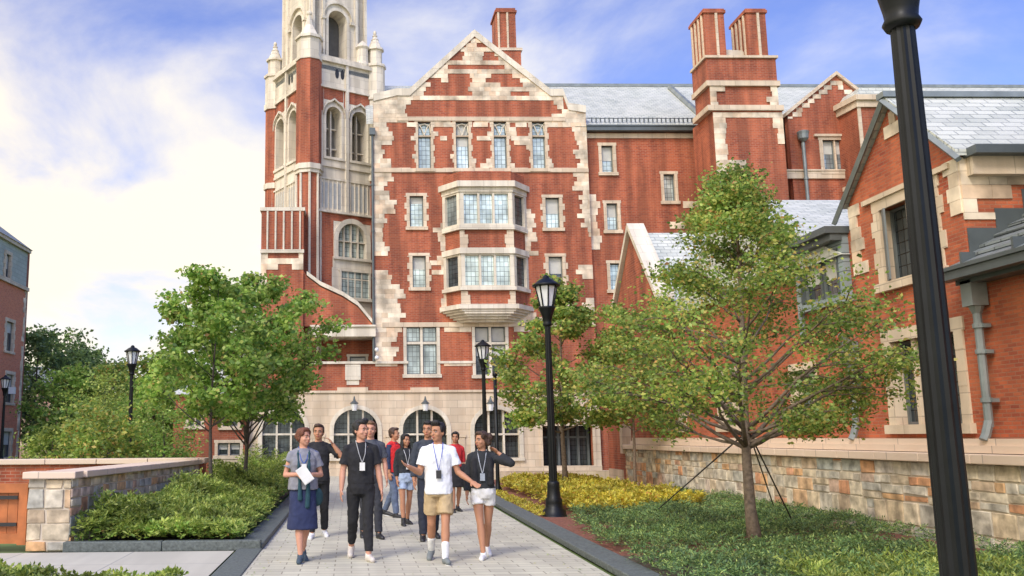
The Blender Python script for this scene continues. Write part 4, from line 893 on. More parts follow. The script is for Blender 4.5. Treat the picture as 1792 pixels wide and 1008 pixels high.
# ------------------------------------------------------------------ fieldstone retaining wall on the right
T = thing('fieldstone_wall', 'long random fieldstone retaining wall with smooth stone coping right of the path', 'wall', (8.3, 16, 0))
b = MB(); b.box(8.32, 2, 0, 8.58, 28.4, 1.14); b.build('wall_core', MORTAR, T)
ashlar(FX(8.32), 2, 28.4, 0, 1.14, T, seed=4, lo=.18, hi=.52)
b = MB()
y = 2.0
while y < 28.4: y2 = min(y+1.15, 28.42); b.box(8.22, y+.004, 1.14, 8.6, y2-.004, 1.27); y = y2
o = b.build('coping', COPING, T); bv = o.modifiers.new('b', 'BEVEL'); bv.width = .012; bv.segments = 2
b = MB(); b.box(8.3, 28.4, 0, 8.9, 30.2, 1.9); b.build('end_pier', BRICK, T)
b = MB(); b.box(8.22, 28.35, 1.0, 8.5, 28.6, 1.9); b.box(8.25, 28.6, 0, 8.8, 30.1, .5); b.build('pier_quoin', STONE, T)

# ------------------------------------------------------------------ left stone wall, gate, garden wall
y0 = 13.5
xp0, xp1 = PF(46, 900, FY(y0))[0], PF(124, 900, FY(y0))[0]; zt = PF(110, 838, FY(y0))[1]
T = thing('garden_wall', 'low fieldstone wall with broad pinkish stone coping beside the gate, left of the shrub bed', 'wall', (xp1, y0, 0))
end = G(357, 808, zt+.04); end = (max(min(end[0], -2.6), -4.2), min(max(end[1], 17), 21.5))
d = Vector((end[0]-xp1, end[1]-y0, 0)); L = d.length; d.normalize(); n = Vector((d.y, -d.x, 0))
FW = (Vector((xp1, y0, 0)), d, n)
b = MB(); b.box(xp0+.02, y0+.02, 0, xp1-.02, y0+.5, zt-.01); b.obox(FW, .05, 0, -.5, L, zt-.01, -.02); b.build('wall_core', MORTAR, T)
ashlar(FY(y0+.02), xp0, xp1, 0, zt, T, seed=14, lo=.14, hi=.4)
ashlar((FW[0]-n*.02, d, n), .0, L, 0, zt, T, seed=15, lo=.16, hi=.45)
b = MB()
b.prism((Vector((0, 0, 0)), Vector((1, 0, 0)), Vector((0, -1, 0))), [(xp0-.06, zt), (xp1+.06, zt), (xp1+.06, zt+.10), (xp0-.06, zt+.10)], -y0-.35, -y0+.07)
k = 6
for i in range(k): b.obox(FW, .38+(L-.38)*i/k+.004, zt, -.56, .38+(L-.38)*(i+1)/k-.004, zt+.10, .07)
o = b.build('coping', COPING, T); bv = o.modifiers.new('b', 'BEVEL'); bv.width = .012; bv.segments = 2
# wooden gate
T = thing('wooden_gate', 'orange stained plank gate with black strap hinges beside the left wall end', 'gate', (xp0-.8, y0+.1, 0))
gz = PF(20, 846, FY(y0+.1))[1]
b = MB(); gx0 = xp0-1.3; np_ = 9
for i in range(np_): a = gx0+(xp0-.03-gx0)*i/np_; b.box(a+.003, y0+.14, .1, a+(xp0-.03-gx0)/np_-.003, y0+.17, gz)
b.build('gate_boards', WOOD, T)
b = MB(); b.box(xp0-.15, y0+.1, .08, xp0-.03, y0+.14, gz); b.box(gx0, y0+.1, gz-.13, xp0-.15, y0+.139, gz); b.box(gx0, y0+.1, .1, xp0-.15, y0+.139, .24); b.build('gate_frame', WOOD, T)
for z in (.34, gz-.22): b = MB(); b.box(xp0-.75, y0+.075, z, xp0-.16, y0+.1, z+.05); b.build('strap_hinge', IRON, T)
# brick garden wall further back
yb = 20.6; FB_ = FY(yb)
T = thing('brick_garden_wall', 'dark brick garden wall with pale coping running behind the gate and stone wall', 'wall', (-8, yb, 0))
zc = PF(180, 812, FB_)[1]; xe = PF(356, 812, FB_)[0]
b = MB(); b.box(-22, yb, 0, xe, yb+.35, zc); b.build('wall_core', BRICK, T)
b = MB()
x = -22.0
while x < xe-.01: x2 = min(x+1.1, xe+.04); b.box(x+.004, yb-.08, zc, x2-.004, yb+.62, zc+.11); x = x2
o = b.build('coping', COPING, T); bv = o.modifiers.new('b', 'BEVEL'); bv.width = .012; bv.segments = 2

# ------------------------------------------------------------------ low brick building left of the arcade
def low_house():
    T = thing('low_annex', 'low red brick annex with stone base and small windows behind the two left trees', 'building', (-5.5, 37.6, 0))
    F = FY(37.7); xa, xb = PF(303, 780, F)[0], XA-.02; zt_ = PF(400, 690, F)[1]
    w1 = rectF(381, 775, 420, 797, F); w2 = rectF(330, 715, 352, 745, F); w3 = rectF(390, 712, 416, 746, F)
    wall('front_wall', F, [(xa, 0), (xb, 0), (xb, zt_), (xa, zt_)], [hole(w1), hole(w2), hole(w3)], .25, BRICK, T)
    for r in (w1, w2, w3): window(F, r, T, 2, (), sur=.12, quoin=0, pane=G_DARK)
    b = MB(); b.box(xa-.02, 37.72, 0, xa+.22, 42, zt_-.01); b.build('side_wall', BRICK, T)
    b = MB(); b.add([(xa-.2, 37.5, zt_), (xb, 37.5, zt_), (xb, 40.2, zt_+1.2), (xa+1.5, 40.2, zt_+1.2), (xa-.2, 43, zt_)], [(0,1,2,3), (0,3,4)]); b.build('roof', SLATE, T)
    b = MB(); b.obox(F, PF(372, 790, F)[0], .0, -.01, xb, PF(400, 800, F)[1]-.05, .05); b.build('stone_base', STONE, T)
low_house()

# ------------------------------------------------------------------ building at the far left
def left_building():
    X = -20.2; F = (Vector((X, 0, 0)), Vector((0, 1, 0)), Vector((1, 0, 0)))
    T = thing('corner_building', 'tall red brick building with grey stone top storey cut by left edge of view', 'building', (X, 52, 0))
    q = lambda x, y: PF(x, y, F)
    yc = q(41.5, 600)[0]; ze = q(30, 428)[1]; zs = q(30, 500)[1]
    # real rectangles
    def rr(x0, y0, x1, y1): return rectF(x0, y0, x1, y1, F)
    w = [rr(10, 563, 23, 615), rr(10, 655, 23, 705), rr(10, 445, 18, 487), rr(5, 755, 19, 800)]
    wall('side_wall', F, [(30, 0), (yc, 0), (yc, zs), (30, zs)], [hole(w[0]), hole(w[1]), hole(w[3])], .3, BRICK_SUNLIT, T)
    wall('top_storey', (Vector((X-.03, 0, 0)), F[1], F[2]), [(30, zs), (yc, zs), (yc, ze), (30, ze)], [hole(w[2])], .3, GREYST, T)
    for r in w: window(F, r, T, 1, (), sur=.2, quoin=.1, pane=G_DARK)
    b = MB(); b.box(X-12, yc-.01, 0, X-.01, yc+.3, ze); b.build('end_wall', BRICK, T)
    b = MB(); b.obox(F, 30, zs-.1, -.02, yc+.1, zs+.12, .15); b.obox(F, 30, ze-.15, -.02, yc+.1, ze+.05, .15); b.build('string_course', STONE, T)
    stonework(F, yc-.8, yc, 0, zs, lambda a, z: a > yc-.25-.3*((int(z/.3)) % 2), [], T, rowh=.3, lo=.3, hi=.5, seed=2)
    b = MB(); b.add([(X+.22, 28, ze+.05), (X+.22, yc+.2, ze+.05), (X-4, yc-4, ze+3.4), (X-4, 28, ze+3.4), (X-12, yc+.4, ze+.05)], [(0,1,2,3), (1,4,2)]); b.build('roof', SLATED, T)
    b = MB()
    for y in (yc-2.2,): b.box(X+.02, y, 4.2, X+.35, y+.3, 4.6)
    b.build('wall_lamp', GLASSW, T)
BRICK_SUNLIT = bricky('sunlit_brick', (.62, .17, .07), (.46, .10, .04), (.5, .3, .2), .21, .073, .009, big=.3, bigc=(.62, .22, .1))  # brick colour lightened to stand in for sunlight on the shaded side wall
GREYST = bricky('grey_stone', (.40, .43, .36), (.32, .35, .29), (.22, .23, .2), .5, .25, .01, big=.3, bigc=(.48, .48, .40))
left_building()

# ================================================================== LAMPS
def make_lamp(label, x, y):
    T = thing('lamp_post', label, 'street lamp', (0, 0, 0), 'black lamp posts along the paths')
    b = MB(); b.lathe((0, 0, 0), [(0, .25), (.06, .25), (.07, .22), (.16, .215), (.2, .17), (.3, .155), (.36, .16), (.40, .13), (.6, .115), (.66, .12), (.7, .095)], 20); b.build('base', BLACK, T, True)
    b = MB(); b.lathe((0, 0, .7), [(0, .080), (.6, .078), (1.4, .072), (2.2, .065), (3.0, .058)], 24, flute=.10)
    b.build('pole', BLACK, T)
    b = MB(); b.lathe((0, 0, 3.66), [(0, .08), (.03, .095), (.06, .08), (.10, .085), (.2, .105), (.34, .16), (.37, .17), (.38, .15)], 20); b.build('collar', BLACK, T, True)
    gl = MB(); gl.lathe((0, 0, 4.03), [(0, .115), (.36, .20), (.42, .20)], 8); gl.build('lantern_glass', GLASSW, T)
    c = MB()
    for i in range(8):
        a = math.pi*2*i/8; c.tube([(.125*math.cos(a), .125*math.sin(a), 4.02), (.215*math.cos(a), .215*math.sin(a), 4.46)], .016, 5)
    c.build('lantern_cage', BLACK, T)
    h = MB(); h.lathe((0, 0, 4.44), [(0, .27), (.035, .275), (.05, .24), (.13, .14), (.16, .07), (.2, .06), (.23, .02)], 16); h.build('cap', BLACK, T, True)
    T.location = (x, y, 0)
    return T
mid = G(966, 908)
lamp0 = make_lamp('lamp post with white lantern in the yellow planting just right of the path', mid[0]+.05, mid[1])
def lamp_at(px_, py_, Y, label):
    x = P(px_, py_, Y)[0]; c = copy_tree(lamp0); c.location = (x, Y, 0); c['label'] = label; c.rotation_euler.z = random.random(); return c
lamp_at(849, 765, 30.2, 'distant lamp post standing before the lower right mullioned window of the hall')
lamp_at(226, 790, 31.5, 'lamp post standing behind the left garden walls before the background trees')
c = lamp_at(3, 780, 46, 'small distant lamp post at the very left edge before the corner building')
NP = (2.92, 4.56); c = copy_tree(lamp0); c.location = (NP[0], NP[1], 0); c['label'] = 'nearest black fluted lamp post, large and leaning tall across the right side'
# slender pole
T = thing('slender_pole', 'thin black pole between the distant lamp and the yellow planting', 'pole', (P(870, 800, 26)[0], 26, 0)); x = T.location.x
b = MB(); b.lathe((x, 26, 0), [(0, .11), (.12, .11), (.2, .065), (.4, .055), (3.2, .05)], 12); b.build('shaft', BLACK, T, True)
b = MB(); b.lathe((x, 26, 3.2), [(0, .05), (.02, .075), (.08, .075), (.12, .05), (.2, .01)], 12); b.build('finial', BLACK, T, True)
# wall lanterns over the arcade
first = None
for i, (xx, lab) in enumerate(((493, 'first pale glass lantern over the leftmost arch, behind the left trees'), (620, 'pale glass lantern over the second arch, above the black shirted man'), (744, 'pale glass lantern over the third arch, above the man in white'), (858, 'pale glass lantern over the rightmost arch, beside the distant lamp post'))):
    X, Z = P(xx, 712, 37.6)
    if first is None:
        T = thing('wall_lantern', lab, 'lantern', (0, 0, 0), 'lanterns over the arcade arches')
        b = MB(); b.box(-.03, .0, .25, .03, .38, .3); b.tube([(0, 0, .28), (0, 0, .2)], .02, 6); b.lathe((0, 0, .12), [(0, .17), (.03, .17), (.12, .06), (.3, .02)], 8); b.build('bracket', LEAD, T)
        b = MB(); b.lathe((0, 0, -.16), [(0, .09), (.26, .14), (.28, .13)], 8); b.build('glass', GLASSW, T); first = T
    else: T = copy_tree(first); T['label'] = lab
    T.location = (X, 37.5, Z)

# ================================================================== PLANTS
rng = np.random.default_rng(11)
def unit(v): return v/np.maximum(np.linalg.norm(v, axis=-1, keepdims=True), 1e-9)
def quads(name, c, d, s, parent, mat, loc, kind=None):
    """leaf quads: centre c, half-length vector d, half-width vector s  (diamond with a slight fold)"""
    n = len(c); nrm = unit(np.cross(d, s))*np.linalg.norm(s, axis=1, keepdims=True)*.35
    v = np.stack([c-d, c+s+nrm+d*.1, c+d, c-s+nrm+d*.1], 1).reshape(-1, 3)-np.array(loc)
    me = bpy.data.meshes.new(name); me.vertices.add(4*n); me.vertices.foreach_set('co', v.astype(np.float32).ravel())
    me.loops.add(4*n); me.loops.foreach_set('vertex_index', np.arange(4*n, dtype=np.int32))
    me.polygons.add(n); me.polygons.foreach_set('loop_start', np.arange(0, 4*n, 4, dtype=np.int32)); me.polygons.foreach_set('loop_total', np.full(n, 4, dtype=np.int32))
    me.materials.append(mat); me.update(calc_edges=True); me.validate()
    o = bpy.data.objects.new(name, me); col.objects.link(o)
    if parent is not None: o.parent = parent
    else: o.location = loc
    if kind: o['kind'] = kind
    return o
def leafset(pts, size, rng_, droop=.3, wid=.45):
    n = len(pts); d = rng_.normal(size=(n, 3)); d[:, 2] = d[:, 2]*.5-droop; d = unit(d)
    a = rng_.normal(size=(n, 3)); a[:, 2] *= .35; s = unit(np.cross(d, a)); z = rng_.uniform(.6, 1.25, (n, 1))*size
    # turn most faces up, as leaves do
    nr = np.cross(d, s); flip = nr[:, 2] < 0; s[flip] *= -1
    return d*z/2, s*z/2*wid
def tree(name, label, cat, x, y, prof, top, r0, n_limb=26, leaves=9000, size=.085, mat=None, bark=None, first=1.2, up=.45, cl=.22, seed=1, lean=(0, 0), group=None, wid=.5, sub=5, droop=.3, squash=(1, 1), shift=(0, 0), stake=False):
    rg = np.random.default_rng(seed); rnd = random.Random(seed)
    T = thing(name, label, cat, (x, y, 0), group); mb = MB()
    tp = []
    for i in range(9):
        t = i/8; tp.append(Vector((x+lean[0]*t*t+.05*math.sin(5*t+seed), y+lean[1]*t*t+.05*math.cos(4*t+seed), top*.94*t)))
    tp[0] = Vector((x, y, 0)); rr = [r0*1.35]+[r0*(1-.88*(i/8)**.85) for i in range(1, 9)]
    mb.tube(tp, rr, 10)
    def trunk_at(z):
        t = min(max(z/(top*.94), 0), .999)*8; i = int(t); return tp[i].lerp(tp[i+1], t-i), rr[i]+(rr[i+1]-rr[i])*(t-i)
    zs = [p[0] for p in prof]; rs = [p[1] for p in prof]; cen = []; wts = []
    for i in range(n_limb):
        u = (i+.5)/n_limb; zt = zs[0]+(zs[-1]-zs[0])*u**1.05+rnd.uniform(-.1, .1)   # height of the limb's tip
        rad = float(np.interp(zt, zs, rs))*rnd.uniform(.72, 1.12); az = i*2.39996+rnd.uniform(-.4, .4)
        tip = Vector((x+lean[0]*(zt/top)**2+shift[0]*u+rad*math.cos(az)*squash[0], y+rad*math.sin(az)*squash[1], zt))
        zb = max(first+.35*rnd.random()**2, zt-rad*up-.05-.15*rnd.random()); zb = min(zb, top*.9); p0, rb = trunk_at(zb)
        mid_ = p0.lerp(tip, .5)+Vector((rnd.uniform(-.1, .1), rnd.uniform(-.1, .1), -.06*rad+rnd.uniform(0, .12)*rad))
        pts = [p0, p0.lerp(mid_, .5)+Vector((0, 0, -.02*rad)), mid_, mid_.lerp(tip, .6)+Vector((0, 0, .03)), tip]
        rl = min(rb*.55, .013+.011*rad); mb.tube(pts, [rl, rl*.8, rl*.6, rl*.4, rl*.15], 6)
        for k in range(sub):
            f = .35+.65*(k+rnd.random())/sub; q = pts[2].lerp(tip, (f-.35)/.65) if f > .35 else mid_
            a2 = az+rnd.uniform(-1.3, 1.3); l2 = rad*rnd.uniform(.22, .48)*(1.15-f*.5)+.08
            e = q+Vector((math.cos(a2)*l2*squash[0], math.sin(a2)*l2*squash[1], l2*rnd.uniform(-.15, .5)))
            mb.tube([q, q.lerp(e, .5)+Vector((0, 0, .03)), e], [rl*.35, rl*.25, rl*.08], 4)
            for g in (.55, 1.0): c = q.lerp(e, g); cen.append(tuple(c)); wts.append(1.0)
        cen.append(tuple(tip)); wts.append(.8)
    mb.build('trunk', bark or BARK, T, True)
    cen = np.array(cen); w_ = np.array(wts)*rg.uniform(.25, 1.6, len(wts)); w_ /= w_.sum()
    idx = rg.choice(len(cen), leaves, p=w_); off = rg.normal(size=(leaves, 3))*np.array([cl, cl, cl*.55]); pts = cen[idx]+off
    d, s = leafset(pts, size, rg, droop, wid); quads('crown', pts, d, s, T, mat or LEAF_M, (x, y, 0))
    return T
# --- right-hand oak
TR = G(1325, 974, .0)
oak = tree('oak_tree', 'young conical oak tree with guy straps in the juniper bed, right of the path', 'tree', TR[0], TR[1],
     [(1.72, 1.15), (2.2, 1.75), (2.8, 1.8), (3.3, 1.3), (3.8, .85), (4.5, .42), (5.1, .08)], 5.12, .082, n_limb=54, leaves=36000, size=.060, seed=4, first=1.35, cl=.13, up=.62, wid=.6, sub=8)
# straps and stakes
for i, (px_, py_) in enumerate(((1140, 893), (1392, 915), (1505, 885))):
    gx, gy = G(px_, py_, .2); lab = ('guy strap running from the oak trunk down to the left into the junipers', 'short guy strap running from the oak trunk down to the right', 'long guy strap running from the oak towards the fieldstone wall')[i]
    gx = min(gx, 8.0); b = MB(); b.tube([(TR[0], TR[1], 1.6), (gx, gy, .12)], .011, 5); s_ = b.build('guy_strap', IRON, None, loc=(gx, gy, 0)); tag(s_, lab, 'strap', 'guy straps of the oak tree')
# --- trees on the left
tree('dogwood_tree', 'bright green spreading tree with slender trunk nearest the left stone wall', 'tree', P(371, 840, 19.3)[0], 19.3,
     [(2.25, .7), (2.7, 1.1), (3.3, 1.25), (4.0, 1.05), (4.6, .6), (5.05, .2)], 5.0, .05, n_limb=26, leaves=11500, size=.115, mat=LEAF_L, bark=BARKD, seed=9, first=1.5, cl=.13, up=.75, wid=.62, shift=(-.1, 0), sub=6)
tree('dogwood_tree', 'bright green multi-branched tree close before the arcade, reaching towards the woman in the navy skirt', 'tree', P(428, 835, 22.0)[0], 22.0,
     [(2.3, 1.0), (2.8, 1.5), (3.4, 1.65), (4.2, 1.45), (4.9, .9), (5.3, .3)], 5.2, .06, n_limb=34, leaves=15000, size=.125, mat=LEAF_L, bark=BARKD, seed=12, first=1.0, cl=.145, up=.95, wid=.62, shift=(.5, 0), sub=6)
# --- middle tree
tree('young_tree', 'young leafy tree standing behind the middle lamp post in front of the entrance', 'tree', P(990, 840, 26.3)[0], 26.3,
     [(1.75, 1.2), (2.4, 1.8), (3.2, 1.85), (4.0, 1.4), (4.7, .7), (6.0, .25)], 6.1, .08, n_limb=36, leaves=14500, size=.13, mat=LEAF_M, seed=22, first=1.6, cl=.16, up=.5, wid=.6)
tree('young_tree', 'smaller green tree between the oak and the far end of the fieldstone wall', 'tree', P(1110, 830, 24.5)[0], 24.5,
     [(1.9, .6), (2.6, 1.0), (3.3, 1.0), (4.2, .6), (4.9, .2)], 5.0, .05, n_limb=18, leaves=4800, size=.12, mat=LEAF_M, seed=25, first=1.6, cl=.2, up=.5, wid=.6)
# --- background trees beyond the left walls
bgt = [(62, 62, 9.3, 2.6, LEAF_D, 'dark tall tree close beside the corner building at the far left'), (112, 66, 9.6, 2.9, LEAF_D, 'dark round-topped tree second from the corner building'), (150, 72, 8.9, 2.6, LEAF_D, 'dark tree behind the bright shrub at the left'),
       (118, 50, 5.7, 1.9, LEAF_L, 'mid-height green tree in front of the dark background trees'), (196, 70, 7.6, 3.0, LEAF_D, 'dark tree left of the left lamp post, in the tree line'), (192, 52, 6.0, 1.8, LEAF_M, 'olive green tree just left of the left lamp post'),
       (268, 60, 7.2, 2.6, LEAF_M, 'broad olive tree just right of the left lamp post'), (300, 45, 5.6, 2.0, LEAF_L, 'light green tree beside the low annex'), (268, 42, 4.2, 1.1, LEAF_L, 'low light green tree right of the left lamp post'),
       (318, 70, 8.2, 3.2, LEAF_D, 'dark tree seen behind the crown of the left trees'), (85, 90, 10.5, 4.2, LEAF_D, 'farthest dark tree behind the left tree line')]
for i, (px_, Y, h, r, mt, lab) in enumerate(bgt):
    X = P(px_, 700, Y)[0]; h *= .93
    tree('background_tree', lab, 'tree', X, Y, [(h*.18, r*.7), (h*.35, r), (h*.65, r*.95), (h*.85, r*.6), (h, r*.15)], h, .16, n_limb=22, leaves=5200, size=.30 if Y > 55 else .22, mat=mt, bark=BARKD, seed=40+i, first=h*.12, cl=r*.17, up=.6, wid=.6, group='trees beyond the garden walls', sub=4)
# shrubs right behind the garden wall
for i, (px_, Y, h, r, mt, lab) in enumerate(((95, 27, 1.9, .7, LEAF_H, 'grassy green shrub beside the corner building base'), (150, 24, 2.3, .75, LEAF_M, 'loose brownish shrub leaning over the brick garden wall'), (190, 23, 2.2, .8, LEAF_M, 'taller loose shrub spilling over the garden wall coping'),
      (178, 33, 3.6, 1.3, LEAF_H, 'bright yellow-green shrub behind the garden wall'), (215, 36, 3.2, 1.2, LEAF_L, 'round green shrub left of the left lamp post base'), (285, 33, 3.0, 1.2, LEAF_L, 'green shrub right of the left lamp post'))):
    X = P(px_, 780, Y)[0]
    tree('shrub', lab, 'shrub', X, Y, [(h*.3, r*.8), (h*.6, r), (h, r*.3)], h, .035, n_limb=16, leaves=3200, size=.12, mat=mt, bark=BARKD, seed=70+i, first=.2, cl=r*.2, up=1.1, wid=.5, group='shrubs behind the garden wall', sub=3)
# far tree line closing the view
rg = np.random.default_rng(5)
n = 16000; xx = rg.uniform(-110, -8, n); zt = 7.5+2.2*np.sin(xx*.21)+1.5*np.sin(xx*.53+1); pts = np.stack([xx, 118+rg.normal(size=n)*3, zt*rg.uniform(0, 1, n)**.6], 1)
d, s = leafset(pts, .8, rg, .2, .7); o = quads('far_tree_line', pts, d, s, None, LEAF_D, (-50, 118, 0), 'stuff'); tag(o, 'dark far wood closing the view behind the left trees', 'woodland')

# --- ground cover
def sprays(name, label, poly, n, hfun, slen, leaf, wid, mat, seed, flat=.5, k=8, dens=None):
    rg = np.random.default_rng(seed); xs = [p[0] for p in poly]; ys = [p[1] for p in poly]; P_ = []
    while len(P_) < n:
        x, y = rg.uniform(min(xs), max(xs)), rg.uniform(min(ys), max(ys))
        if inpoly((x, y), poly) and (dens is None or rg.random() < dens(x, y)): P_.append((x, y))
    P_ = np.array(P_); nzv = np.array([noise.noise(Vector((x*1.3, y*1.3, seed)))+.5*noise.noise(Vector((x*3.1, y*3.1, seed+4))) for x, y in P_])
    H = np.array([hfun(x, y) for x, y in P_])*(1+.55*nzv); H = np.maximum(H, .05)
    base = np.stack([P_[:, 0], P_[:, 1], .04+(H-.04)*rg.uniform(.25, 1, len(P_))**.55], 1)
    d = rg.normal(size=(n, 3)); d[:, 2] = np.abs(d[:, 2])*(1-flat)+.25; d = unit(d); L = slen*rg.uniform(.6, 1.3, (n, 1))
    C_, D_, S_ = [], [], []
    side = unit(np.cross(d, np.array([0, 0, 1.0])+rg.normal(size=(n, 3))*.3))
    for j in range(k):
        t = (j+1)/k; sg = 1 if j % 2 else -1; p = base+d*L*t; p[:, 2] -= (t*t*L[:, 0]*.35)
        ld = unit(d*.75+side*sg*.8+rg.normal(size=(n, 3))*.2); z = leaf*(1.15-.5*abs(t-.4))*rg.uniform(.7, 1.2, (n, 1))
        up_ = np.cross(ld, side); ss = unit(np.cross(ld, unit(rg.normal(size=(n, 3))*.5+np.array([0, 0, 1.0]))))
        C_.append(p+ld*z*.5); D_.append(ld*z*.5); S_.append(ss*z*.5*wid)
    o = quads(name, np.concatenate(C_), np.concatenate(D_), np.concatenate(S_), None, mat, (poly[0][0], poly[0][1], 0), 'stuff'); tag(o, label, 'ground cover'); return o
def hleft(x, y):
    wx = -3.95+(y-13.5)*.14; f = max(0, 1-(x-wx)/1.6); return .30+.36*f*min(1, (y-13.4)/.8)+.1*min(1, max(0, (y-14)/8))
LB = [(-3.9, 13.55), (-1.64, 13.55), (-1.64, 30), (-3.0, 30), (-3.1, 19.4)]
sprays('sumac_shrubs', 'feathery light green shrub planting filling the left bed inside the kerb', LB, 10500, hleft, .20, .085, .34, LEAF_H, 1, flat=.35, dens=lambda x, y: 1 if y < 22 else .5)
sprays('sumac_underplanting', 'darker leaves low inside the left shrub bed', LB, 4500, lambda x, y: hleft(x, y)*.75, .16, .08, .4, LEAF_L, 2, flat=.3)
sprays('boxwood_edge', 'low bright green clipped plants at bottom left corner of view', [(-6.0, 8.2), (-1.72, 8.2), (-1.72, 9.75), (-6.0, 9.95)], 5200, lambda x, y: .20+.05*math.sin(x*3), .09, .06, .5, LEAF_H, 3, flat=.2)
JB = [(2.95, 4), (8.26, 4), (8.26, 24), (6.6, 19.6), (5.4, 18.2), (4.0, 17.2), (3.45, 14)]
sprays('juniper_cover', 'dark blue-green juniper ground cover round the oak trunk', JB, 15500, lambda x, y: .22, .17, .05, .30, LEAF_J, 4, flat=.6, k=10, dens=lambda x, y: (1 if y > 7.4 else .25)*min(1, max(.15, 1.1+2.6*noise.noise(Vector((x*.8, y*.8, 3.3))))))
sprays('light_grass', 'lighter yellow-green ground cover in the near right corner', [(4.0, 5.5), (8.1, 5.5), (8.1, 9.4), (5.6, 10.2), (4.2, 9.5)], 4200, lambda x, y: .27, .15, .07, .22, LEAF_H, 5, flat=.3, k=8)
YB = [(4.2, 19.6), (4.2, 17.6), (5.2, 18.1), (7.0, 18.6), (7.2, 21), (7.0, 29.5), (5.2, 30), (4.3, 27)]
sprays('yellow_cover', 'yellow leaved ground cover under the young trees behind the lamp post', YB, 7500, lambda x, y: .30, .16, .085, .42, LEAF_Y, 6, flat=.35)
sprays('mulch_litter', 'sparse reddish litter and seedlings on mulch beside the kerb', [(3.5, 17.5), (4.0, 18), (4.0, 26), (3.7, 26)], 500, lambda x, y: .08, .08, .06, .4, LEAF_Y, 7)

# ================================================================== PEOPLE
SKIN_A = simple('skin_light', (.52, .26, .17), .65, 0, .06, 12); SKIN_B = simple('skin_tan', (.42, .20, .11), .65, 0, .06, 12)
EYEW = simple('eye_white', (.30, .27, .25), .4); EYED = simple('iris_dark', (.02, .012, .01), .2); LIP = simple('lips', (.38, .10, .08), .5)
def cloth(n, c, b=.5, v=.14): return simple('cloth_'+n, c, .9, 0, v, 14, b)
def hairmat(n, c): return simple('hair_'+n, c, .55, 0, .45, 60, .9)
def loft(mb, rings, seg=18, mi=0):
    vs = []; fs = []; k = len(rings)
    for cx, cy, z, rx, ry in rings:
        for j in range(seg):
            a = 2*math.pi*j/seg; ca, sa = math.cos(a), math.sin(a)
            vs.append((cx+rx*math.copysign(abs(ca)**.85, ca), cy+ry*math.copysign(abs(sa)**.85, sa), z))
    for i in range(k-1):
        for j in range(seg): fs.append((i*seg+j, i*seg+(j+1) % seg, (i+1)*seg+(j+1) % seg, (i+1)*seg+j))
    fs.append(list(range(seg))[::-1]); fs.append([(k-1)*seg+j for j in range(seg)])
    mb.add(vs, fs, mi)
def cap(mb, pts, rs, seg=12):
    """limb: tapered tube with round ends"""
    mb.tube(pts, rs, seg); mb.ell(pts[0], (rs[0],)*3, 10, 6); mb.ell(pts[-1], (rs[-1],)*3, 10, 6)
SOLE = simple('shoe_sole', (.62, .61, .58), .7)
def melt(mb, name, mat, parent, voxel=.009, smooth=3, wrinkle=0, seed=0):
    """fuse the pieces into one continuous surface"""
    me = bpy.data.meshes.new('tmp'); me.from_pydata([tuple(v) for v in mb.v], [], mb.f); me.update()
    ob = bpy.data.objects.new('tmp', me); col.objects.link(ob)
    r = ob.modifiers.new('r', 'REMESH'); r.mode = 'VOXEL'; r.voxel_size = voxel; r.use_smooth_shade = True
    if smooth: q = ob.modifiers.new('s', 'SMOOTH'); q.factor = .5; q.iterations = smooth
    bpy.context.view_layer.update(); dg = bpy.context.evaluated_depsgraph_get()
    m2 = bpy.data.meshes.new_from_object(ob.evaluated_get(dg)); bpy.data.objects.remove(ob); bpy.data.meshes.remove(me)
    if wrinkle:
        n = len(m2.vertices); co = np.empty(n*3, np.float32); m2.vertices.foreach_get('co', co); co = co.reshape(-1, 3)
        nr = np.empty(n*3, np.float32); m2.vertices.foreach_get('normal', nr); nr = nr.reshape(-1, 3)
        w_ = np.array([noise.noise(Vector((p[0]*8+seed, p[1]*8, p[2]*5)))+.7*(1-2*abs(noise.noise(Vector((p[0]*13+p[2]*4, p[1]*13+seed, p[2]*11-p[0]*5))))-.6)+.3*noise.noise(Vector((p[0]*30, p[1]*30+seed, p[2]*24))) for p in co], np.float32)
        co = co+nr*w_[:, None]*wrinkle; m2.vertices.foreach_set('co', co.ravel()); m2.update()
    m2.name = name; m2.materials.clear(); m2.materials.append(mat); m2.polygons.foreach_set('use_smooth', [True]*len(m2.polygons))
    o = bpy.data.objects.new(name, m2); col.objects.link(o); o.parent = parent; return o
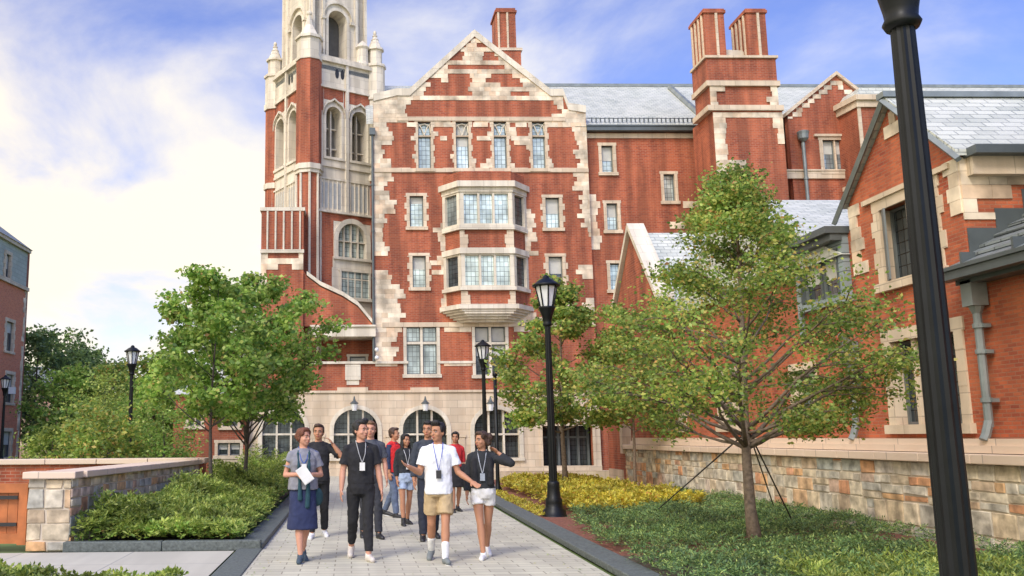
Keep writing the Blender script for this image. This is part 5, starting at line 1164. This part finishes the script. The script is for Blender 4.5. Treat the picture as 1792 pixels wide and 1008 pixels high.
def person(label, x, y, h, female, heading, legs, arms, top, bottom, shoes, hair, skin, yaw=0, lanyard=None, extra=None, build=1.0, tilt=0, seed=0):
    s = h/1.75; T = thing('person', label, 'person', (x, y, 0), None, R(heading)); T['_o'] = [0, 0, 0]
    V_ = lambda *a: Vector(a)*s
    J = {}
    # legs first, to find the ground
    for k, sd in enumerate((-1, 1)):
        th, kn, outw, fp = legs[k]; hp = V_(.088*sd, 0, .90); a = R(th); b_ = R(th-kn); o_ = math.sin(R(outw))*sd
        knee = hp+Vector((o_*.42, -math.sin(a)*.42, -math.cos(a)*.42))*s; ank = knee+Vector((o_*.3, -math.sin(b_)*.41, -math.cos(b_)*.41))*s
        p_ = R(fp); toe = ank+Vector((sd*.03, -math.cos(p_)*.15+math.sin(p_)*-.05, -math.cos(p_)*.05-math.sin(p_)*.13))*s
        J['h', k], J['k', k], J['a', k], J['t', k] = hp, knee, ank, toe
    low = min(min(J['t', k].z-.022*s, J['a', k].z-.072*s) for k in (0, 1)); dz = Vector((0, 0, -low))
    for q in list(J): J[q] = J[q]+dz
    O = dz; W = lambda *a: V_(*a)+O
    bw = build; sh = (.148 if female else .166)*bw
    for k, sd in enumerate((-1, 1)):
        ed, fd = Vector(arms[k][0]).normalized(), Vector(arms[k][1]).normalized(); sp = W(sh*sd, .0, 1.378)
        e = sp+ed*.275*s; wv = e+fd*.235*s; J['s', k], J['e', k], J['w', k], J['f', k] = sp, e, wv, fd
    if female: TR_ = [(.84, .12, .10), (.90, .158, .115), (.97, .150, .112), (1.07, .122, .092), (1.15, .125, .097), (1.25, .140, .116), (1.33, .142, .102), (1.385, .115, .082), (1.43, .075, .062), (1.47, .055, .055)]
    else: TR_ = [(.84, .12, .10), (.90, .148, .112), (.98, .148, .108), (1.08, .142, .103), (1.18, .155, .112), (1.27, .162, .120), (1.34, .162, .108), (1.395, .115, .080), (1.44, .070, .060), (1.48, .056, .056)]
    body = MB(); loft(body, [(0, O.y, z*s+O.z, rx*s*bw, ry*s*bw) for z, rx, ry in TR_])
    lr = (.078, .052, .036) if not female else (.078, .05, .034)
    for k, sd in enumerate((-1, 1)): cap(body, [W(sd*.035, .012, 1.455), J['s', k]+Vector((0, .010, -.008*s))], [.026*s, .030*s])
    for k, sd in enumerate((-1, 1)):
        hp, kn, an, to = J['h', k], J['k', k], J['a', k], J['t', k]
        cap(body, [hp, hp.lerp(kn, .5), kn], [lr[0]*s*bw, .068*s*bw, lr[1]*s]); calf = kn.lerp(an, .32)+Vector((0, .012*s, 0)); cap(body, [kn, calf, kn.lerp(an, .75), an], [lr[1]*s, .055*s, .038*s, lr[2]*s])
        cap(body, [an+Vector((0, .02*s, -.03*s)), to], [.036*s, .03*s])
        sp, e, wv, fd = J['s', k], J['e', k], J['w', k], J['f', k]; ar = .045 if not female else .038
        cap(body, [sp, sp.lerp(e, .5), e], [(ar+.003)*s*bw, (ar)*s, (ar-.006)*s]); cap(body, [e, e.lerp(wv, .35), wv], [(ar-.006)*s, (ar-.004)*s, .026*s])
        # hand
        inn = Vector((-sd, .0, .0)); 
        if len(arms[k]) > 2: inn = Vector(arms[k][2])
        n_ = (inn-fd*inn.dot(fd)).normalized(); wd = fd.cross(n_)
        if wd.y > 0: wd = -wd
        curl = arms[k][3] if len(arms[k]) > 3 else .5
        pc_ = wv+fd*.045*s; Mx = Matrix((wd, n_, fd)).transposed(); body.ell(pc_, (.040*s, .017*s, .052*s), 10, 8, rot=Mx); body.ell(wv+fd*.075*s, (.038*s, .014*s, .022*s), 10, 6, rot=Mx)
        for i, (o2, L) in enumerate(((.030, .066), (.010, .074), (-.010, .069), (-.029, .054))):
            b0 = wv+fd*.082*s+wd*o2*s; d1 = (fd+n_*curl*.45+wd*o2*2.5).normalized(); b1 = b0+d1*L*.52*s; d2 = (d1+n_*curl*.9).normalized(); b2 = b1+d2*L*.48*s
            cap(body, [b0, b1, b2], [.0092*s, .0085*s, .0072*s], 8)
        t0 = wv+fd*.022*s+wd*.026*s; t1 = t0+(fd*.6+wd*.75+n_*.25).normalized()*.036*s; t2 = t1+(fd*.9+wd*.35+n_*.3).normalized()*.028*s
        cap(body, [t0, t1, t2], [.0125*s, .011*s, .009*s], 8)
    hs = s*(1.07 if not female else 1.04)
    HC = W(0, -.020, 1.612); Hm = Matrix.Rotation(R(yaw), 3, 'Z') @ Matrix.Rotation(R(tilt), 3, 'X')
    hp_ = lambda a, b, c: HC+(Hm @ Vector((a, b, c)))*hs
    cap(body, [W(0, .012, 1.42), W(0, .0, 1.50), HC+Vector((0, .01, -.06))*hs], [.060*s, .053*s, .053*s])
    def he(c, r): body.ell(hp_(*c), tuple(v*hs for v in r), 14, 10, rot=Hm)
    he((0, .01, .03), (.073, .090, .085)); he((0, -.015, -.02), (.064, .075, .085)); he((0, -.042, -.082), (.036, .036, .026)); he((0, -.03, -.06), (.052, .05, .038))
    he((0, -.088, -.012), (.011, .014, .024)); he((0, -.096, -.026), (.015, .013, .010)); he((0, -.078, .022), (.050, .018, .010)); he((0, -.083, -.057), (.022, .010, .011))
    for q in (-1, 1): he((q*.072, .012, -.01), (.008, .017, .029)); he((q*.04, -.058, -.028), (.022, .02, .02))
    melt(body, 'body', skin, T, .0068, 3)
    for q in (-1, 1):
        b = MB(); b.ell(hp_(q*.029, -.0765, .004), (.0125*hs, .0105*hs, .0075*hs), 10, 8, rot=Hm); b.ell(hp_(q*.029, -.0815, .004), (.0062*hs,)*3, 8, 6, mi=1); b.build('eye', [EYEW, EYED], T, True)
        b = MB(); b.tube([hp_(q*.012, -.095, .024), hp_(q*.03, -.093, .029), hp_(q*.048, -.080, .024)], [.004*hs, .005*hs, .003*hs], 6); b.build('eyebrow', hair[1], T)
    b = MB(); b.ell(hp_(0, -.093, -.054), (.021*hs, .006*hs, .0038*hs), 10, 6, rot=Hm); b.ell(hp_(0, -.092, -.061), (.017*hs, .006*hs, .0045*hs), 10, 6, rot=Hm); b.build('mouth', LIP, T, True)
    # hair
    st = hair[0]; hb = MB()
    def hh(c, r, m_=None): (m_ or hb).ell(hp_(*c), tuple(v*hs for v in r), 14, 10, rot=Hm)
    hh((0, .028, .045), (.083, .088, .084)); hh((0, .045, .0), (.078, .068, .075)); hh((0, -.035, .095), (.062, .052, .030))
    if st == 'short': hh((0, -.06, .098), (.045, .028, .026)); [hh((q*.071, .0, .03), (.012, .03, .04)) for q in (-1, 1)]
    if st == 'quiff': hh((.01, -.055, .112), (.055, .038, .032)); [hh((q*.071, .0, .035), (.013, .035, .045)) for q in (-1, 1)]
    if st in ('bun', 'pony', 'long', 'messy'):
        for q in (-1, 1): hh((q*.062, -.02, .055), (.026, .05, .045)); hh((q*.066, .02, .0), (.018, .035, .05))
    if st == 'bun': hh((0, .115, .01), (.042, .04, .042))
    if st == 'pony': hh((0, .12, .02), (.03, .035, .035)); hh((.02, .145, -.05), (.032, .03, .08)); hh((.03, .15, -.14), (.026, .026, .075))
    if st == 'messy': hh((.05, .09, .04), (.055, .055, .06)); hh((.065, .06, -.03), (.038, .05, .05)); hh((-.02, .10, .0), (.05, .05, .06))
    if st == 'long':
        for q in (-1, 1): hh((q*.07, .01, -.06), (.024, .045, .085)); hh((q*.075, -.005, -.16), (.028, .035, .085))
        hh((0, .07, -.08), (.08, .045, .12)); hh((0, .085, -.19), (.085, .03, .10))
    melt(hb, 'hair', hair[1], T, .0075, 2, .006, seed)
    # clothes
    def sleeve(mb, k, f, g, flare=.0):
        sp, e, wv = J['s', k], J['e', k], J['w', k]; ar = (.045 if not female else .038)*s; sp2 = sp+Vector((0, 0, -.01*s))
        mb.ell(sp2+Vector((0, 0, .006*s)), ((ar+(.013+g*.3)*s),)*3, 12, 10)
        if f <= .5:
            en = sp.lerp(e, f*2); mb.tube([sp2, sp.lerp(en, .5), en], [ar+(.006+g*.5)*s, ar+(.004+g*.6)*s, ar+(.004+g*.7+flare)*s], 14)
        else:
            en = e.lerp(wv, (f-.5)*2); mb.tube([sp2, sp.lerp(e, .5), e], [ar+(.006+g*.5)*s, ar+(.004+g*.7)*s, ar+g*.7*s], 14); mb.ell(e, (ar+g*.7*s,)*3, 10, 8); mb.tube([e, e.lerp(en, .5), en], [ar+g*.7*s, (.037+g*.6)*s, (.031+g*.6)*s], 14)
    for gi, gm in enumerate(top):
        nm, mat, hem, slv, g = gm[:5]; loose = gm[5] if len(gm) > 5 else 0; mb = MB()
        rg_ = [(z, rx, ry) for z, rx, ry in TR_ if z > hem+.02]; r0 = np.interp(hem, [t[0] for t in TR_], [t[1] for t in TR_]); r1 = np.interp(hem, [t[0] for t in TR_], [t[2] for t in TR_])
        rg_ = [(hem, max(r0, .14 if loose else 0), max(r1, .108 if loose else 0))]+rg_; rg_ = [(z, max(rx, rg_[0][1]*.97) if loose and z < 1.12 else rx, max(ry, rg_[0][2]*.97) if loose and z < 1.12 else ry) for z, rx, ry in rg_]
        loft(mb, [(0, O.y, z*s+O.z, (rx*bw+g*.8+loose*(1.3-z)*.12)*s, (ry*bw+g*.8+loose*(1.3-z)*.10)*s) for z, rx, ry in rg_ if z < 1.435])
        for sd_ in (-1, 1): cap(mb, [W(sd_*.045, .012, 1.428), J['s', (sd_+1)//2]+Vector((0, .006, .004*s))], [(.046+g*.3)*s, (.048+g*.3)*s])
        loft(mb, [(0, O.y+.012*s, W(0, 0, z).z, (rx+g*.3)*s, (ry+g*.3)*s) for z, rx, ry in ((1.33, .13, .112), (1.38, .115, .102), (1.42, .092, .088), (1.45, .074, .074), (1.468, .066, .066))])
        for k in (0, 1):
            if slv > 0: sleeve(mb, k, slv, g, .009 if slv < .5 else 0)
        melt(mb, nm, mat, T, .0095, 2, .008, seed+gi)
    kind, bmat, blen = bottom[:3]; mb = MB()
    if kind == 'skirt':
        mk = (J['k', 0]+J['k', 1])/2; zt_ = W(0, 0, 1.06).z; zb_ = W(0, 0, blen).z; zh = W(0, 0, .90).z
        loft(mb, [(0, O.y, zt_, .135*s, .105*s), (0, O.y, zh, .182*s, .14*s), (mk.x*.5, mk.y*.5, (zh+zb_)/2, .185*s, .16*s), (mk.x, mk.y, zb_, bottom[3]*s, .165*s)], 24); melt(mb, 'skirt', bmat, T, .011, 3, .008, seed)
    else:
        g = bottom[3]; loft(mb, [(0, O.y, W(0, 0, z).z, (rx*bw+.014)*s, (ry*bw+.014)*s) for z, rx, ry in ((.82, .125, .10), (.90, .155, .115), (.97, .15, .112), (1.02, .142, .104))])
        for k in (0, 1):
            hp, kn, an = J['h', k], J['k', k], J['a', k]
            if blen < .5: en = hp.lerp(kn, blen*2); mb.ell(hp, (.088*s*bw,)*3, 12, 8); mb.tube([hp, hp.lerp(en, .5), en], [.088*s*bw, (.080+g*.7)*s*bw, (.074+g*1.25)*s*bw], 16)
            else:
                en = kn.lerp(an, (blen-.5)*2); cap(mb, [hp, hp.lerp(kn, .5), kn], [.09*s*bw, (.076+g)*s*bw, (.060+g)*s]); mb.tube([kn, kn.lerp(en, .35)+Vector((0, .01*s, 0)), en], [(.058+g)*s, (.060+g)*s, (.047+g)*s], 14)
        melt(mb, 'shorts' if blen < .5 else 'trousers', bmat, T, .0098, 2, .009, seed)
    smat, sock = shoes[0], shoes[1] if len(shoes) > 1 else None; bt = shoes[2] if len(shoes) > 2 else 0
    for k, sd in enumerate((-1, 1)):
        an, to = J['a', k], J['t', k]; b = MB(); hl = an+Vector((0, .045*s, -.045*s)); tt = to+Vector((0, -.012*s, -.0*s))
        cap(b, [hl, hl.lerp(tt, .55)+Vector((0, 0, .012*s)), tt], [.040*s, .042*s, .036*s]); cap(b, [an+Vector((0, .012*s, (.02+bt)*s)), an+Vector((0, 0, -.03*s))], [.044*s, .046*s])
        sh_ = melt(b, 'shoe', smat, T, .009, 2)
        b = MB(); dr_ = (tt-hl).normalized(); sv = Vector((-dr_.y, dr_.x, 0)).normalized(); un = dr_.cross(sv)
        if un.z < 0: un = -un
        b.ell(hl.lerp(tt, .52)-un*.034*s, (.043*s, .128*s, .013*s), 14, 6, rot=Matrix((sv, dr_, un)).transposed()); sh_['_o'] = [0, 0, 0]; b.build('sole', bt and smat or SOLE, sh_, True)
        if sock: b = MB(); kn = J['k', k]; cap(b, [an.lerp(kn, shoes[3] if len(shoes) > 3 else .3), an], [.052*s, .042*s]); melt(b, 'sock', sock, T, .009, 1)
    if lanyard:
        lm, bm_, zb_ = lanyard; b = MB(); fy = lambda z: -(np.interp(z, [t[0] for t in TR_], [t[2] for t in TR_])+.034+top[0][4]*.6)
        for q in (-1, 1): b.tube([W(q*.062, .0, 1.485), W(q*.055, -.085, 1.42), W(q*.038, fy(1.32)-.0, 1.32), W(q*.004, fy(zb_+.04)-.004, zb_+.05)], .0055*s, 5)
        b.build('lanyard', lm, T); b = MB(); c = W(0, fy(zb_)-.012, zb_); b.box(c.x-.033*s, c.y-.004, c.z-.055*s, c.x+.033*s, c.y+.004, c.z+.045*s); b.build('badge', bm_, T)
    if extra: extra(T, J, W, s)
    return T
DOWN_L = ((-.14, .02, -1), (-.04, -.16, -1)); DOWN_R = ((.14, .02, -1), (.04, -.16, -1))
H_RED = hairmat('auburn', (.14, .045, .02)); H_BLK = hairmat('black', (.012, .010, .009)); H_BRN = hairmat('brown', (.06, .03, .016)); H_LBR = hairmat('light_brown', (.17, .09, .045))
W_SHOE = simple('white_leather', (.72, .71, .68), .6, 0, .06); K_SHOE = simple('dark_leather', (.02, .02, .022), .5); GR_SHOE = simple('grey_canvas', (.16, .18, .18), .8)
BLKC = cloth('black', (.014, .014, .016)); 
# woman in grey cardigan
def ex1(T, J, W, s):
    b = MB(); c = (J['w', 0]+J['w', 1])/2+Vector((0, -.10, .0)); Mx = Matrix.Rotation(R(-35), 3, 'Y')
    for p in range(2): 
        q = [Vector((-.07, -.004-p*.006, -.11)), Vector((.07, -.004-p*.006, -.11)), Vector((.07, -.004-p*.006, .11)), Vector((-.07, -.004-p*.006, .11))]
        vs = [c+(Mx @ v)*(1-.08*p) for v in q]+[c+(Mx @ v)*(1-.08*p)+Vector((0, -.004, 0)) for v in q]; b.add(vs, [(0,3,2,1),(4,5,6,7),(0,1,5,4),(1,2,6,5),(2,3,7,6),(3,0,4,7)])
    b.build('papers', WHITE, T)
    b = MB()
    for q, L in ((-1, .82), (1, .72)): cap(b, [W(q*.055, .03, 1.47), W(q*.075, -.10, 1.40), W(q*.068, -.148, 1.25), W(q*.055, -.150, 1.05), W(q*.05, -.16, L)], [.018*s, .020*s, .021*s, .025*s, .034*s])
    melt(b, 'scarf', cloth('teal', (.012, .05, .065)), T, .011, 2, .006, 4)
    b = MB(); b.ell(W(.19, -.02, .83), (.075*s, .05*s, .12*s)); b.build('shoulder_bag', cloth('dark_teal', (.015, .05, .06)), T, True)
a = G(530, 984)
person('woman in grey cardigan and navy skirt holding white papers', a[0], a[1], 1.68, True, 6, ((13, 6, -4, 0), (-6, 12, -6, 12)),
       (((-.30, .10, -1), (.62, -.72, .06), (1, .3, 0), .6), ((.30, .10, -1), (-.58, -.76, .04), (-1, .3, 0), .6)),
       [('top', cloth('navy_top', (.03, .055, .16)), .92, 0, .010), ('cardigan', cloth('grey_knit', (.20, .20, .225), .8), .93, .30, .034, .2)], ('skirt', cloth('navy', (.018, .026, .075)), .42, .205), (cloth('slate_shoe', (.05, .075, .10)),), ('bun', H_RED), SKIN_A, yaw=42, lanyard=(cloth('blue_cord', (.03, .09, .35)), WHITE, 1.22), extra=ex1, build=1.08, seed=1)
# man behind with raised hand
a = G(557, 942)
person('man in black shirt and trousers shading his head with a raised arm, white sneakers', a[0], a[1], 1.77, False, 4, ((8, 4, 1, 0), (-8, 14, 1, 14)),
       (DOWN_L+((1, 0, 0), .5), ((.60, -.45, -.45), (-.62, -.05, .85), (-1, 0, 0), .6)), [('shirt', BLKC, .86, .42, .022, .2)], ('trousers', BLKC, .97, .008), (W_SHOE,), ('short', H_BRN), SKIN_B, yaw=-12, seed=2)
# man in black tee with white badge
a = G(632, 981)
person('man in black T-shirt and black trousers with white badge on a long lanyard', a[0], a[1], 1.79, False, 6, ((-13, 22, 0, 24), (13, 5, -1, -8)),
       (((-.22, .03, -1), (-.10, -.20, -1), (1, 0, 0), .45), ((.22, .0, -1), (.12, -.22, -1), (-1, 0, 0), .45)), [('shirt', BLKC, .95, .36, .020, .1)], ('trousers', BLKC, .93, .006), (simple('cream_leather', (.55, .50, .44), .6),), ('quiff', H_BLK), SKIN_A, yaw=38, lanyard=(cloth('grey_cord', (.35, .35, .35)), WHITE, 1.17), seed=3)
# man in grey tee behind him
a = G(645, 943)
person('man in dark grey T-shirt partly hidden behind the black T-shirt man', a[0]+.04, a[1], 1.80, False, 8, ((-6, 10, 1, 10), (8, 4, 1, 0)),
       (DOWN_L+((1, 0, 0), .5), ((.20, .05, -1), (.05, -.35, -1), (-1, 0, 0), .6)), [('shirt', cloth('charcoal', (.065, .07, .085)), .93, .36, .020, .1)], ('trousers', cloth('dark_grey', (.03, .032, .04)), .97, .008), (K_SHOE,), ('short', H_LBR), SKIN_A, yaw=-15, seed=4)
# red vest
a = G(690, 906)
person('man in red vest over navy sleeves and blue-grey jeans walking at the back', a[0], a[1], 1.74, False, 55, ((10, 6, 0, 0), (-12, 16, 0, 18)),
       (DOWN_L+((1, 0, 0), .5), ((.14, .02, -1), (.0, -.5, -1), (-1, 0, 0), .5)), [('shirt', cloth('navy_shirt', (.03, .04, .085)), .95, .86, .018), ('vest', cloth('red', (.55, .018, .02), .7), .88, 0, .046, .1)], ('trousers', cloth('denim_grey', (.10, .13, .20)), .98, .010), (K_SHOE,), ('short', H_BRN), SKIN_B, yaw=12, seed=5)
# girl with long hair
def ex6(T, J, W, s):
    b = MB()
    for q in (-1, 1): loft(b, [(q*.105*s, -.055*s, W(0, 0, .98).z, .055*s, .085*s), (q*.11*s, -.055*s, W(0, 0, 1.2).z, .055*s, .095*s), (q*.10*s, -.04*s, W(0, 0, 1.38).z, .05*s, .075*s)])
    melt(b, 'jacket_front', BLKC, T, .011, 2, .006, 5)
a = G(711, 920)
person('girl with long black hair, open black jacket, denim shorts and black ankle boots', a[0], a[1], 1.62, True, 14, ((10, 5, 0, 0), (-9, 13, 0, 12)),
       (((-.15, .05, -1), (.0, -.25, -1), (1, 0, 0), .5), ((.15, .05, -1), (0, -.25, -1), (-1, 0, 0), .5)), [('top', cloth('pale_grey', (.45, .47, .50)), .92, 0, .008), ('jacket', cloth('black_jacket', (.018, .02, .022)), 1.0, .88, .032)] , ('shorts', cloth('light_denim', (.36, .44, .56)), .26, .014), (K_SHOE, None, .06), ('long', H_BLK), SKIN_B, yaw=14, lanyard=(cloth('white_cord', (.5, .5, .5)), WHITE, 1.12), seed=6)
# man in dark jacket behind the white tee
a = G(738, 946)
person('man in dark jacket and navy trousers behind the man in the white T-shirt', a[0]+.12, a[1], 1.80, False, 4, ((10, 5, 2, 0), (-10, 16, 2, 14)),
       (((-.2, .05, -1), (-.02, -.2, -1), (1, 0, 0), .5), DOWN_R+((-1, 0, 0), .5)), [('jacket', cloth('dark_jacket', (.035, .042, .055)), .9, .9, .03, .15)], ('trousers', cloth('dark_navy', (.018, .022, .035)), .97, .010), (K_SHOE,), ('short', H_BLK), SKIN_B, yaw=-25, seed=7)
# man in white tee
a = G(770, 985)
person('man in white T-shirt, khaki shorts and white socks gesturing with both arms', a[0], a[1], 1.76, False, -4, ((-12, 20, 1, 20), (15, 6, -2, -10)),
       (((-.26, -.08, -1), (-.58, -.72, .34), (.3, -.5, .8), .4), ((.30, -.05, -1), (.66, -.58, -.46), (-.2, -.6, .8), .3)), [('shirt', cloth('white', (.72, .73, .74), .4, .04), .85, .34, .024, .2)], ('shorts', cloth('khaki', (.42, .31, .17)), .36, .022), (GR_SHOE, cloth('white_sock', (.70, .70, .68)), 0, .42), ('quiff', H_BLK), SKIN_B, yaw=-40, lanyard=(cloth('blue_lanyard', (.10, .13, .42)), IRON, 1.10), seed=8)
# woman in red top behind
def ex9(T, J, W, s):
    b = MB(); b.ell(W(.16, -.06, .92), (.10*s, .07*s, .13*s)); b.build('shoulder_bag', BLKC, T, True)
a = G(799, 897)
person('woman in red top and black skirt carrying a black bag, half hidden at the back', a[0], a[1], 1.66, True, 10, ((8, 4, 0, 0), (-8, 12, 0, 10)),
       (DOWN_L+((1, 0, 0), .5), DOWN_R+((-1, 0, 0), .5)), [('top', cloth('red_top', (.45, .02, .025)), .98, .55, .018)], ('skirt', BLKC, .55, .20), (K_SHOE,), ('pony', H_BLK), SKIN_B, yaw=-20, extra=ex9, seed=9)
# woman in black jacket with hand behind head
def ex10(T, J, W, s):
    b = MB()
    for q in (-1, 1): loft(b, [(q*.10*s, -.05*s, W(0, 0, 1.0).z, .055*s, .09*s), (q*.105*s, -.055*s, W(0, 0, 1.2).z, .055*s, .098*s), (q*.095*s, -.04*s, W(0, 0, 1.38).z, .05*s, .08*s)])
    melt(b, 'jacket_front', BLKC, T, .011, 2, .006, 15)
a = G(848, 978)
person('woman in black jacket and white shorts with one hand behind her head', a[0], a[1], 1.64, True, -8, ((14, 6, -6, -5), (-10, 24, -4, 20)),
       (((-.20, .05, -1), (-.06, -.22, -1), (1, 0, 0), .6), ((.72, -.30, -.22), (-.66, .42, .52), (-1, 0, 0), .5)), [('top', cloth('charcoal_top', (.022, .024, .03)), .98, 0, .008), ('jacket', cloth('black_jacket', (.018, .02, .022)), .96, .90, .032)], ('shorts', cloth('white_denim', (.66, .65, .62)), .20, .016), (W_SHOE,), ('messy', H_BRN), SKIN_B, yaw=-46, lanyard=(cloth('silver_cord', (.4, .42, .45)), cloth('badge_grey', (.3, .33, .36)), 1.12), extra=ex10, build=1.02, seed=10)

# ================================================================== SMALL DISTANT THINGS
X0_ = P(252, 790, 50)[0]
T = thing('parked_car', 'pale parked car glimpsed between the left tree trunks beyond the garden wall', 'car', (X0_, 50, 0))
CARP = simple('car_paint', (.62, .66, .66), .25, .1, .05); FC_ = FY(50)
b = MB(); b.prism(FC_, [(X0_-2.1, .35), (X0_+2.1, .35), (X0_+2.15, .75), (X0_+1.9, .92), (X0_+1.1, 1.0), (X0_-1.5, 1.0), (X0_-2.05, .9), (X0_-2.15, .6)], -1.75, 0); b.build('body', CARP, T)
b = MB(); b.prism(FC_, [(X0_-1.5, .98), (X0_+1.1, .98), (X0_+.45, 1.42), (X0_-.9, 1.45)], -1.6, -.12); b.build('cabin', CARP, T)
b = MB(); b.prism(FC_, [(X0_-1.25, 1.02), (X0_-.2, 1.02), (X0_-.2, 1.37), (X0_-.85, 1.38)], -.14, -.105); b.prism(FC_, [(X0_-.12, 1.02), (X0_+.9, 1.02), (X0_+.4, 1.36), (X0_-.12, 1.37)], -.14, -.105); b.build('side_window', G_DARK, T)
for dx in (-1.35, 1.3):
    for dy in (0, 1.6): b = MB(); b.tube([(X0_+dx, 50-.02+dy, .33), (X0_+dx, 50+.2+dy, .33)], .33, 16); b.build('wheel', IRON, T)
b = MB(); b.box(X0_+2.0, 49.98, .62, X0_+2.16, 50.3, .78); b.build('headlight', GLASSW, T)
X1_ = P(98, 715, 76)[0]
T = thing('distant_house', 'faded brick house with grey roof half hidden by trees at left', 'house', (X1_, 76, 0)); Fd = FY(76)
ws = [(X1_-2.6+i*2.2, z, X1_-1.7+i*2.2, z+1.3) for i in range(3) for z in (1.2, 3.6)]
wall('wall', Fd, [(X1_-4, 0), (X1_+4, 0), (X1_+4, 5.6), (X1_-4, 5.6)], [hole(q) for q in ws], .2, bricky('old_brick', (.40, .20, .14), (.33, .17, .12), (.4, .3, .24), .22, .075), T)
for q in ws: window(Fd, q, T, 2, (.5,), sur=.1, quoin=0, pane=G_DARK)
b = MB(); b.add([(X1_-4.3, 75.7, 5.5), (X1_+4.3, 75.7, 5.5), (X1_+4.3, 79, 7.6), (X1_-4.3, 79, 7.6)], [(0,1,2,3)]); b.build('roof', SLATED, T)
# a few fallen leaves and grit on the paving
rg = np.random.default_rng(3); n = 420
xs_ = np.concatenate([rg.uniform(-1.1, 2.7, n//2), -1.15+np.abs(rg.normal(size=n//4))*.18, 2.75-np.abs(rg.normal(size=n-n//2-n//4))*.2]); ys_ = rg.uniform(9, 30, n)
pts = np.stack([xs_, ys_, np.full(n, .022)], 1); d, s_ = leafset(pts, .045, rg, 0, .5); d[:, 2] *= .15; s_[:, 2] *= .2
o = quads('fallen_leaves', pts, d, s_, None, LEAF_M, (0, 9, 0), 'stuff'); tag(o, 'scattered small fallen leaves on the paved path', 'fallen leaves')
